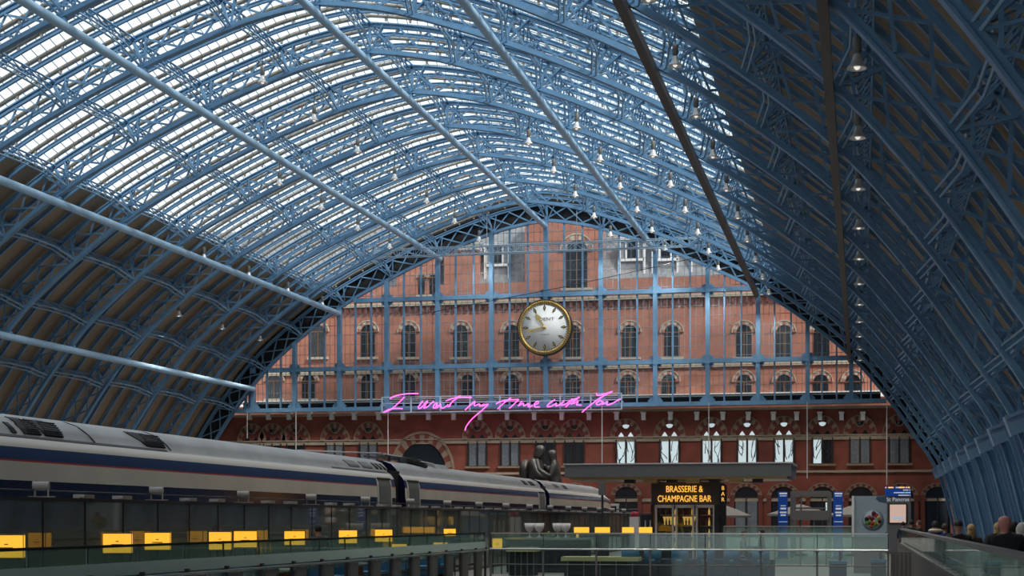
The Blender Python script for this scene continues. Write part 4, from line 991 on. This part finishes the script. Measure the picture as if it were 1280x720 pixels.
for q_ in range(6):
    bottle(onY(714 + q_ * 7, 660, 46.05).x if q_ < 2 else onY(715 + q_ * 1.0, 660, 46.05).x - 0.0, 46.05 + 0.1 * (q_ % 2), zt_, f'slim bottle right of the white coolers, {ordn(q_)} along', 'shelf_glow' if q_ == 1 else 'bottle_green') if q_ < 2 else None
for x0, x1, Y, nm in [(718, 736, 52, 'right of the white coolers'), (744, 762, 54, 'behind the low cream counter'), (778, 792, 55, 'left of the bar kiosk'), (799, 815, 56, 'touching the bar kiosk')]:
    a, c = onY(x0, 659, Y), onY(x1, 666.5, Y); r = empty('amber_lantern', ((a.x + c.x) / 2, Y, 0), f'amber lantern panel on the far terrace, {nm}', 'lantern', 'glowing amber lanterns at the booths')
    b = MB(); b.box((0, 0, (a.z + c.z) / 2), (c.x - a.x, 0.15, a.z - c.z)); b.build('lamp_shade', 'amber', r)
    b = MB(); b.box((0, 0.02, c.z / 2), (0.5, 0.1, c.z)); b.build('stand', 'steel_dark', r)

# ------------------------------------------------------------------ bar kiosk with canopy
KY = 60.0
a, c = onY(814, 603, KY), onY(899, 631, KY); kx0, kx1, kzt, kzb = a.x, c.x, a.z, c.z; kw = kx1 - kx0
r = empty('bar_kiosk', (kx0, KY, 0), 'brown bar kiosk with amber lettering and three glazed bays', 'kiosk')
b = MB(); b.box((kw / 2, 1.25, (kzt + kzb) / 2), (kw, 2.5, kzt - kzb)); b.build('fascia', 'sign_brown', r)
b = MB(); b.box((kw / 2, 2.4, kzb / 2), (kw, 0.1, kzb)); b.build('back_wall', 'tub_dark', r)
text('BRASSERIE &', 'upper_lettering', 0.37, 'amber_text', r, (kw * 0.49, -0.03, (kzt + kzb) / 2 + 0.17), sx=0.74, ext=0.02)
text('CHAMPAGNE BAR', 'lower_lettering', 0.37, 'amber_text', r, (kw * 0.49, -0.03, (kzt + kzb) / 2 - 0.22), sx=0.72, ext=0.02)
for q in range(3):
    x0 = kw * (0.07 + 0.30 * q); w = kw * 0.25
    b = MB(); b.box((x0 + w / 2, 0.06, kzb / 2), (w, 0.03, kzb - 0.1)); b.build('glass_door', 'clear_glass', r)
    b = MB()
    for xx in (x0, x0 + w): b.box((xx, 0.05, kzb / 2), (0.08, 0.12, kzb))
    b.box((x0 + w / 2, 0.05, kzb - 0.06), (w, 0.12, 0.12)); b.build('door_frame', 'aluminium', r)
    b = MB()
    for z in (0.5, 0.95, 1.4, 1.85): b.box((x0 + w / 2, 1.6, z), (w, 0.35, 0.03))
    b.build('shelf', 'steel', r)
    if q < 2:
        b = MB(); b.box((x0 + w / 2, 1.9, 1.62), (w * 0.9, 0.03, 0.34)); b.build('shelf_light', 'shelf_glow', r)
nb_ = 0
for q in range(3):
    for z in (0.515, 0.965, 1.415, 1.865):
        for e in range(6):
            bottle(kx0 + kw * (0.09 + 0.30 * q) + 0.13 * e + 0.03, KY + 1.6, z, f'bottle on the {["lowest", "second", "third", "top"][int(z / 0.46) - 1]} shelf of the {["left", "middle", "right"][q]} kiosk bay, {ordn(e)} from the left', ['bottle_green', 'cream_top', 'bottle_green', 'wood', 'shelf_glow', 'bottle_green'][(e + q) % 6], 0.32)
b = MB(); b.box((kw - 0.1, 0.1, kzb / 2), (0.18, 0.3, kzb)); b.box((0.04, 0.1, kzb / 2), (0.10, 0.3, kzb)); b.build('post', 'frame_dark', r)
a, c = onY(899.5, 606, KY), onY(908, 629, KY)
e_ = empty('blade_sign', ((a.x + c.x) / 2, KY, 0), 'narrow dark blade sign with amber letters beside the kiosk fascia', 'sign')
b = MB(); b.box((0, 0.1, (a.z + c.z) / 2), (c.x - a.x, 0.2, a.z - c.z)); b.build('board', 'frame_dark', e_); b = MB(); b.box((0, 0.15, c.z / 2), (0.22, 0.2, c.z)); b.build('post', 'frame_dark', e_)
text('B', 'letter', 0.22, 'amber_text', e_, (0, -0.02, a.z - 0.14)); text('A', 'letter', 0.22, 'amber_text', e_, (0, -0.02, (a.z + c.z) / 2)); text('R', 'letter', 0.22, 'amber_text', e_, (0, -0.02, c.z + 0.14))
a, c = onY(705.5, 581, KY - 1.5), onY(989, 595, KY - 1.5)
r = empty('canopy', (a.x, KY - 1.5, 0), 'long flat grey canopy over the bar kiosk', 'canopy'); L = c.x - a.x
b = MB(); b.box((L / 2, 2.2, (a.z + c.z) / 2), (L, 4.4, a.z - c.z)); b.build('slab', 'canopy_grey', r)
b = MB(); b.box((L / 2, 2.2, a.z + 0.02), (L + 0.1, 4.5, 0.05)); b.build('edge_strip', 'aluminium', r)
b = MB(); b.box((L / 2, 2.2, c.z - 0.04), (L * 0.96, 3.9, 0.10)); b.build('soffit', 'canopy_gold', r)
for q in range(7):
    b = MB(); b.box((L * (0.28 + 0.095 * q), 0.9, c.z - 0.14), (0.55 if q % 2 else 0.4, 0.5, 0.18)); b.build('soffit_box', 'frame_dark' if q % 2 == 0 else 'canopy_gold', r)
for x in (onY(822, 600, KY + 2).x - a.x, onY(890, 600, KY + 2).x - a.x): b = MB(); b.box((x, 3.4, c.z / 2), (0.22, 0.22, c.z)); b.build('column', 'frame_dark', r)
a, c = onY(749, 603, 70), onY(757, 619, 70)
r = empty('speaker_column', ((a.x + c.x) / 2, 70, 0), 'slim grey loudspeaker post left of the canopy soffit', 'post')
b = MB(); b.box((0, 0, a.z / 2), (0.10, 0.1, a.z)); b.build('post', 'steel_dark', r); b = MB(); b.box((0, -0.1, (a.z + c.z) / 2), (c.x - a.x, 0.2, a.z - c.z)); b.build('speaker', 'grey_metal', r)

# ------------------------------------------------------------------ terrace right of the kiosk
def banner(px0, px1, y0, lab):
    a, c = onY(px0, y0, 64), onY(px1, 664, 64); w = c.x - a.x
    r = empty('banner', ((a.x + c.x) / 2, 64, 0), lab, 'banner', 'upright blue banners')
    b = MB(); b.box((0, 0, a.z / 2), (w, 0.05, a.z - 0.04)); b.build('panel', 'blue_sign', r); b = MB(); b.box((0, 0.02, 0.03), (w * 1.4, 0.4, 0.06)); b.build('foot', 'grey_metal', r)
    for z, lw, h in [(a.z - 0.10, 0.8, 0.10), (a.z - 0.2, 0.7, 0.05), (a.z - 0.62, 0.55, 0.05), (a.z - 0.74, 0.6, 0.12), (a.z - 0.9, 0.7, 0.10), (a.z - 1.02, 0.55, 0.10), (c.z + 0.4, 0.9, 0.04)]:
        b = MB(); b.box((0.02, -0.03, z), (w * lw, 0.01, h * 0.7)); b.build('printed_line', 'sign_white', r)
banner(972.5, 984.5, 614, 'upright blue banner with white print left of the steel frame'); banner(1041.5, 1053.5, 614, 'upright blue banner with white print right of the steel frame')
a, c = onY(990, 614, 66), onY(1036, 647, 66); w = c.x - a.x
r = empty('steel_frame', (a.x, 66, 0), 'open grey steel frame structure between the two blue banners', 'steel frame')
for x in (0, w):
    for y in (0, 2.5): b = MB(); b.box((x, y, a.z / 2), (0.14, 0.14, a.z)); b.build('post', 'grey_metal', r)
b = MB(); b.box((w / 2, 0, a.z - 0.1), (w, 0.16, 0.22)); b.box((w / 2, 2.5, a.z - 0.1), (w, 0.16, 0.22)); b.build('header_beam', 'umbrella_grey', r)
b = MB(); b.box((w / 2, -0.02, c.z + 0.1), (w * 1.05, 0.2, 0.42)); b.build('sign_box', 'umbrella_grey', r)
b = MB(); b.box((w / 2, -0.02, a.z - 0.75), (w * 0.85, 0.05, 0.08)); b.box((w * 0.25, 0, c.z + 0.5), (0.06, 0.06, 0.9)); b.box((w * 0.6, 0, c.z / 2), (0.06, 0.06, c.z)); b.box((w * 0.25, 0, c.z / 2), (0.06, 0.06, c.z)); b.box((w * 0.45, 0, c.z - 0.4), (w * 0.4, 0.06, 0.06)); b.build('mid_rails', 'grey_metal', r)
for x in (0.93, 0.99):
    b = MB(); b.box((w * x, 0.6, c.z + 0.42), (0.08, 0.08, 0.5)); b.build('tube_lamp', 'window_day', r)
for px, hw, yt, yb, lab in [(905, 34, 631, 645, 'grey parasol beside the kiosk blade sign'), (1000, 40, 630, 643, 'grey parasol behind the steel frame'), (1066, 30, 631, 644, 'grey parasol half hidden by the food poster')]:
    p, q = onY(px, yt, 70), onY(px, yb, 70); rr = hw / FPX * 70
    r = empty('parasol', (p.x, 70, 0), lab, 'parasol', 'grey parasols on the terrace')
    b = MB(); b.lathe([(0.02, p.z), (rr * 0.5, p.z * 0.55 + q.z * 0.45), (rr, q.z + 0.02), (rr, q.z - 0.08), (rr * 0.5, p.z * 0.5 + q.z * 0.5 - 0.08), (0.02, p.z - 0.08)], n=8); b.sm = [False] * len(b.f); b.build('fabric', 'umbrella_grey', r)
    b = MB(); b.tube([(0, 0, 0.05), (0, 0, p.z)], 0.03, 8); b.build('pole', 'steel_dark', r); b = MB(); b.lathe([(0, 0), (0.35, 0), (0.35, 0.08), (0, 0.1)], n=16); b.build('base', 'steel_dark', r)
p0, p1 = onY(905, 655, 55), onY(1065, 655, 55); r = empty('terrace_screen', (p0.x, 55, 0), 'low pale green glass screen before the parasols', 'screen'); L = p1.x - p0.x
for q in range(5):
    b = MB(); b.box((L * (q + 0.5) / 5, 0, 0.72), (L / 5 - 0.03, 0.02, 1.36)); b.build('glass_panel', 'green_glass', r)
b = MB(); b.box((L / 2, 0, 1.42), (L, 0.05, 0.04)); b.box((L / 2, 0, 1.12), (L, 0.04, 0.03)); b.build('rail', 'steel', r)
b = MB()
for q in range(6): b.box((L * q / 5, 0, 0.71), (0.04, 0.05, 1.42))
b.build('posts', 'grey_metal', r)
# food poster
PY = 47.0; a, c = onY(1065, 620, PY), onY(1108.5, 671, PY); w = c.x - a.x; h = a.z - c.z
r = empty('food_poster', ((a.x + c.x) / 2, PY, c.z), 'large pale blue poster showing a round plate of salad', 'poster')
b = MB(); b.box((0, 0.12, h / 2), (w, 0.2, h)); b.build('panel', 'poster_blue', r); b = MB(); b.box((-w / 2 + 0.03, 0.08, h / 2), (0.07, 0.26, h)); b.build('edge', 'white_paint', r)
b = MB(); b.box((0, 0.14, -c.z / 2), (w * 0.9, 0.1, c.z)); b.build('stand', 'grey_metal', r)
pc = onY(1091, 650, PY); ox, oz = pc.x - (a.x + c.x) / 2, pc.z - c.z; rr = 13.2 / FPX * PY
b = MB(); b.lathe([(0, 0.0), (rr, 0.0), (rr, -0.02)], (ox, 0.01, oz), 28, axis='Y'); b.build('plate_rim', 'poster_dish', r)
b = MB(); b.lathe([(0, 0.006), (rr * 0.86, 0.006), (rr * 0.86, -0.02)], (ox, 0.01, oz), 28, axis='Y'); b.build('plate_well', 'poster_blue', r)
rnd = random.Random(3)
for q in range(22):
    aa, ra = rnd.uniform(0, 6.28), rr * 0.66 * math.sqrt(rnd.random()); b = MB(); s_ = rr * rnd.uniform(0.14, 0.22)
    b.lathe([(0, 0.012 + q * 0.0006), (s_, 0.012 + q * 0.0006), (s_, 0)], (ox + ra * math.cos(aa), 0.012, oz + ra * math.sin(aa)), 9, axis='Y'); b.build('salad_piece', ['tomato', 'leafy', 'potato', 'beet', 'hair_dark'][q % 5], r)
b = MB(); b.prism([(w * 0.5, h * 0.83), (w * 0.5, h * 0.99), (w * 0.22, h * 0.99), (w * 0.18, h * 0.92), (w * 0.3, h * 0.86)], 0.008, 0.03); b.build('printed_dish', 'poster_navy', r)
b = MB(); b.prism([(w * 0.5, h * 0.06), (w * 0.5, h * 0.12), (w * 0.36, h * 0.06)], 0.008, 0.03); b.build('printed_corner', 'poster_navy', r)
# departure board
BY = 74.0; a, c = onY(1106, 608.5, BY), onY(1138.5, 660, BY); w = c.x - a.x
r = empty('information_totem', ((a.x + c.x) / 2, BY, 0), 'grey information totem with blue departure board and lit screen', 'totem')
b = MB(); zm = onY(1120, 620, BY).z; b.box((0, 0, (a.z + zm) / 2), (w, 0.3, a.z - zm)); b.build('departure_board', 'blue_sign', r)
b = MB(); b.box((0, 0.05, zm / 2), (w, 0.3, zm)); b.build('casing', 'canopy_grey', r)
zi0, zi1 = onY(1120, 629.5, BY).z, onY(1120, 654.5, BY).z
b = MB(); b.box((0, -0.11, (zi0 + zi1) / 2), (w * 0.74, 0.06, zi0 - zi1)); b.build('screen_bezel', 'frame_dark', r)
b = MB(); b.box((0, -0.15, (zi0 + zi1) / 2), (w * 0.62, 0.03, (zi0 - zi1) * 0.9)); b.build('screen', 'screen_lit', r)
b = MB(); b.box((0, -0.17, zi1 + 0.28), (w * 0.5, 0.01, 0.16)); b.build('screen_caption', 'sign_white', r)
text('St Pancras', 'station_lettering', 0.26, 'sign_white', r, (0, -0.11, onY(1120, 624.5, BY).z))
z = a.z - 0.04
for q, segs in enumerate([[(-0.46, 0.04, 1), (-0.34, 0.06, 1), (-0.24, 0.14, 1), (0.0, 0.16, 0), (0.16, 0.22, 1), (0.33, 0.05, 1), (0.42, 0.08, 1)], [(0.3, 0.2, 0), (0.46, 0.04, 0)], [(0.05, 0.42, 0), (0.36, 0.16, 0), (0.46, 0.05, 0)], [(0.12, 0.2, 0), (0.32, 0.2, 0), (0.46, 0.04, 0)]]):
    for cx_, lw, am in segs:
        b = MB(); b.box((cx_ * w, -0.16, z - q * 0.125), (lw * w, 0.01, 0.055)); b.build('display_text', 'amber_text' if am else 'sign_white', r)
# glazed lobby by the train nose and little kiosk items
a, c = onY(756, 631, 100), onY(772, 653, 100); w = c.x - a.x
r = empty('glass_lobby', ((a.x + c.x) / 2, 100, 0), 'pale framed glass lobby at the nose of the train', 'lobby')
b = MB()
for x in (-w / 2, w / 2): b.box((x, 0, a.z / 2), (0.14, 0.14, a.z))
b.box((0, 0, a.z), (w + 0.2, 0.16, 0.16)); b.box((0, 0, c.z), (w + 0.2, 0.16, 0.12)); b.build('frame', 'aluminium', r)
b = MB(); b.box((0, 0, a.z / 2), (w, 0.03, a.z - 0.1)); b.build('glass', 'clear_glass', r)
a, c = onY(790, 646, 66), onY(797, 668, 66)
r = empty('totem_fridge', ((a.x + c.x) / 2, 66, 0), 'pale upright drinks cabinet left of the bar kiosk', 'cabinet')
b = MB(); b.box((0, 0, a.z / 2), (0.42, 0.4, a.z)); b.build('case', 'white_ceramic', r); b = MB(); b.ell((0, -0.05, a.z + 0.1), (0.2, 0.15, 0.14)); b.build('red_top', 'scarf_red', r)
b = MB(); b.box((0.75, 0, a.z / 2 + 0.05), (0.9, 0.3, a.z + 0.1)); b.build('dark_panel', 'tub_dark', r)
for q in range(3): b = MB(); b.box((0.5 + q * 0.22, -0.17, a.z / 2 + 0.2), (0.05, 0.04, a.z * 0.6)); b.build('upright', 'aluminium', r)
a = onY(784, 632, 96)
r = empty('lamp_post', (a.x, 96, 0), 'black multi armed lamp post left of the bar kiosk', 'lamp post')
b = MB(); b.tube([(0, 0, 0), (0, 0, a.z)], [0.09, 0.05], 10); b.build('post', 'frame_dark', r)
b = MB()
for zz in (a.z - 0.25, a.z - 0.6): b.tube([(-0.7, 0, zz), (0.7, 0, zz)], 0.04, 8)
b.build('cross_arms', 'frame_dark', r)
for sx in (-0.65, 0.65): b = MB(); b.ell((sx, 0, a.z - 0.72), (0.13, 0.13, 0.13)); b.build('lamp_globe', 'white_ceramic', r)

# ------------------------------------------------------------------ people
def person(x, y, h, yaw, label, coat, legs='jeans', hair='hair_dark', style='short', lean=0.0, sit=False, skin='skin', stride=0.12, wide=1.0, collar=None):
    r = empty('person', (x, y, 0), label, 'person', 'people on the concourse', rz=yaw)
    k = h / 1.75; F = lambda l: [tuple(c * k for c in j) for j in l]
    dz = -0.40 if sit else 0.0; ly = lean
    def T(z): return ly * (z - 0.92) / 0.8
    tors = [(0, T(.95), .95 + dz, .145, .105), (0, T(1.12), 1.12 + dz, .135, .10), (0, T(1.32), 1.32 + dz, .165, .115), (0, T(1.44), 1.43 + dz, .085, .07), (0, T(1.50) + .0, 1.475 + dz, .055, .056), (0, T(1.57) + .02, 1.545 + dz, .066, .078), (0, T(1.64) + .02, 1.635 + dz, .084, .104), (0, T(1.73) + .01, 1.72 + dz, .070, .086)]
    te = [(i, i + 1) for i in range(7)]
    V = list(tors); Ed = list(te); hands = []
    face = len(V); V.append((0, T(1.62) + .13, 1.605 + dz, .013)); Ed.append((6, face))
    for sx in (-1, 1):
        V.append((sx * .088, T(1.6) + .01, 1.62 + dz, .016)); Ed.append((6, len(V) - 1))
    arms = []
    for sx in (-1, 1):
        sw = sx * stride
        a0 = len(V); el = (sx * .255 * wide, T(1.2) - .02 + sw * .5, 1.14 + dz); wr = (sx * .25 * wide, T(1.0) + .08 + sw * .8, .90 + dz)
        if sit: wr = (sx * .12, T(1.1) + .30, 1.12 + dz)
        V += [(sx * .19 * wide, T(1.40), 1.405 + dz, .062), (*el, .044), (*wr, .030)]
        Ed += [(2, a0), (a0, a0 + 1), (a0 + 1, a0 + 2)]
        arms.append([V[a0], V[a0 + 1], V[a0 + 2]])
        d = Vector((0, 0.06, -0.07)) if not sit else Vector((0, 0.09, 0.0)); w0 = Vector(wr)
        pm_ = len(V); pc_ = w0 + d * 0.75; V.append((*pc_, .026, .034)); Ed.append((a0 + 2, pm_))
        for f_, (fx, ln) in enumerate([(-.026, .95), (-.009, 1.05), (.009, 1.0), (.026, .8)]):
            i0 = len(V); p1 = pc_ + d * 0.45 + Vector((fx, 0, 0)); p2 = p1 + d * 0.5 * ln + Vector((0, .006, -.004)); p3 = p2 + d * 0.35 * ln + Vector((-sx * .004, -.012, -.012))
            V += [(*p1, .0095), (*p2, .0085), (*p3, .0075)]; Ed += [(pm_, i0), (i0, i0 + 1), (i0 + 1, i0 + 2)]
        i0 = len(V); t1 = w0 + d * 0.5 + Vector((-sx * .035, .012, 0)); t2 = t1 + d * 0.45 + Vector((-sx * .012, .006, 0)); V += [(*t1, .011), (*t2, .009)]; Ed += [(pm_, i0), (i0, i0 + 1)]
    legp = []
    for sx in (-1, 1):
        st_ = -sx * stride; a0 = len(V)
        if sit: L_ = [(sx * .09, 0, .52, .085), (sx * .11, .40, .50, .058), (sx * .11, .42, .09, .040), (sx * .11, .54, .035, .034)]
        else: L_ = [(sx * .09, 0, .86, .088), (sx * .09, st_ * .5 + .03, .48, .058), (sx * .09, st_ * 1.6 - .03, .09, .040), (sx * .10, st_ * 1.6 + .11, .035, .034)]
        V += L_; Ed += [(0, a0), (a0, a0 + 1), (a0 + 1, a0 + 2), (a0 + 2, a0 + 3)]; legp.append(L_)
    skin_mesh('body', F(V), Ed, skin, r)
    gr = lambda j, g: tuple(list(j[:3]) + [q + g for q in j[3:]])
    cv = [gr(tors[0], .035), gr(tors[1], .035), gr(tors[2], .035), gr(tors[3], .03), (tors[4][0], tors[4][1] - .005, tors[4][2] + 0.02, .078, .078)]; ce = [(0, 1), (1, 2), (2, 3), (3, 4)]
    cv.append((0, T(.8), .80 + dz, .185, .14)); ce.append((0, 5))
    for A in arms:
        i0 = len(cv); e, w_ = Vector(A[1][:3]), Vector(A[2][:3]); cv += [gr(A[0], .022), gr(A[1], .022), (*(e.lerp(w_, 0.95)), .044)]; ce += [(2, i0), (i0, i0 + 1), (i0 + 1, i0 + 2)]
    skin_mesh('coat', F(cv), ce, coat, r)
    tv = [(0, 0, .93 + dz, .15, .115)]; tE = []
    for L_ in legp:
        i0 = len(tv); tv += [gr(L_[0], .016), gr(L_[1], .018), (L_[2][0], L_[2][1], L_[2][2] + .03, .058)]; tE += [(0, i0), (i0, i0 + 1), (i0 + 1, i0 + 2)]
    skin_mesh('trousers', F(tv), tE, legs, r)
    for L_ in legp:
        b = MB(); a_, c_ = L_[2], L_[3]; b.ell(((a_[0] + c_[0]) / 2 * k, ((a_[1] + c_[1]) / 2 + .02) * k, .045 * k), (.05 * k, .135 * k, .045 * k), 12, 8); b.build('shoe', 'shoe', r)
    hc = Vector((0, T(1.66) + .012, 1.655 + dz)) * k
    if style != 'bald':
        b = MB(); n_, m_ = 16, 10; vs = []; low = {'short': 0.68, 'long': 0.74, 'hat': 0.52}[style]
        for i in range(m_ + 1):
            th = math.pi * low * i / m_
            for q in range(n_):
                a = 2 * math.pi * q / n_; back = -math.sin(a); lim = th if back > -0.2 else min(th, math.pi * 0.36)
                vs.append(hc + Vector((0.094 * math.sin(lim) * math.cos(a), 0.114 * math.sin(lim) * math.sin(a) - .004, 0.122 * math.cos(lim))) * k)
        b.add(vs, [(i * n_ + q, (i + 1) * n_ + q, (i + 1) * n_ + (q + 1) % n_, i * n_ + (q + 1) % n_) for i in range(m_) for q in range(n_)], 0, True)
        if style == 'long':
            b.ell(hc + Vector((0, -.05, -.13)) * k, (0.10 * k, 0.07 * k, 0.17 * k), 14, 9)
        b.build('hair', hair, r)
    if collar:
        b = MB(); b.lathe([(0.10 * k, 1.44 * k + dz), (0.17 * k, 1.47 * k + dz), (0.185 * k, 1.52 * k + dz), (0.13 * k, 1.56 * k + dz), (0.08 * k, 1.52 * k + dz)], (0, T(1.5) * k - .02, 0), 16); b.build('hood', collar, r)
    return r
def crowd(px, ytop, Y, label, yaw=0.0, **kw):
    p = onY(px, ytop, Y); return person(p.x, Y, p.z, yaw, label, **kw)
crowd(1256, 641.5, 20.5, 'bald person in a black leather jacket walking away along the right balustrade', coat='coat_black', legs='coat_grey', style='bald', skin='skin_pink', wide=1.06)
crowd(1278, 655, 21.0, 'person with white hair cut by the right frame edge', coat='coat_grey', hair='hair_white', style='long')
crowd(1267, 653, 24.5, 'dark haired person in a navy coat right of the bald person', coat='coat_navy', hair='hair_dark', collar='coat_blue')
crowd(1270, 657, 29.0, 'person in a red scarf partly hidden at the right edge', coat='scarf_red', hair='hair_brown')
crowd(1248, 654, 28.0, 'blonde person just behind the bald person', coat='coat_black', hair='hair_blonde', style='long')
crowd(1214, 656, 31.0, 'blonde person in a dark coat left of the bald person', coat='coat_black', hair='hair_blonde', style='long')
crowd(1198, 651, 29.0, 'broad person in a black coat and black cap', coat='coat_black', hair='coat_black', style='hat', wide=1.08)
crowd(1181, 655, 41.0, 'brown haired person beside the fur hooded one', coat='coat_black', hair='hair_brown')
crowd(1169, 652, 38.0, 'person in a blue coat with a big pale fur hood', coat='coat_blue', hair='hair_dark', collar='fur')
crowd(1149, 651, 54.0, 'person in dark clothes looking left beside the brick pier', coat='coat_black', hair='hair_brown', yaw=1.3, skin='skin_pink')
crowd(1139, 650.5, 57.0, 'person in a long black coat before the information totem', coat='coat_black', hair='hair_dark')
crowd(1121, 652, 78.0, 'fair haired person below the lit totem screen', coat='coat_brown', hair='hair_brown', style='long')
crowd(1129, 652.5, 68.0, 'short person behind the balustrade corner', coat='coat_navy', hair='hair_dark')
p = onX(400, 656.5, -11.45)
person(p.x, p.y, p.z, 0.9, 'dark haired person in a grey jacket leaning at the left booth', 'coat_grey', hair='hair_dark', lean=0.10, wide=1.05)
p = onY(952, 645, 50)
person(p.x, 50, 1.72, 1.6, 'person in black sitting at the small table behind the far balustrade', 'coat_black', hair='hair_dark', sit=True)
p2 = onY(944, 648, 50.6)
person(p2.x - 0.35, 50.0, 1.66, -1.6, 'person in a pale grey top sitting opposite the one in black', 'umbrella_grey', hair='hair_brown', sit=True)
for q, (sx, nm) in enumerate(((p.x, 'right'), (p2.x - 0.35, 'left'))):
    r = empty('bar_stool', (sx, 50, 0), f'dark stool under the {nm} sitting person', 'stool', 'stools at the small table')
    b = MB(); b.lathe([(0, 0.36), (0.19, 0.36), (0.19, 0.42), (0, 0.43)], n=16); b.build('seat', 'tub_dark', r)
    for e in range(4): b = MB(); a = math.pi / 4 + e * math.pi / 2; b.tube([(0.12 * math.cos(a), 0.12 * math.sin(a), 0.37), (0.19 * math.cos(a), 0.19 * math.sin(a), 0)], 0.016, 6); b.build('leg', 'tub_dark', r)
tx = (p.x + p2.x - 0.35) / 2
r = empty('cafe_table', (tx, 50, 0), 'small dark round table between the two sitting people', 'table')
b = MB(); b.lathe([(0, 0.74), (0.3, 0.74), (0.3, 0.77), (0, 0.77)], n=20); b.build('tabletop', 'tub_dark', r); b = MB(); b.tube([(0, 0, 0.02), (0, 0, 0.75)], 0.03, 8); b.build('stem', 'steel_dark', r); b = MB(); b.lathe([(0, 0), (0.22, 0), (0.2, 0.03), (0, 0.03)], n=16); b.build('base', 'steel_dark', r)
bpy.context.view_layer.update()
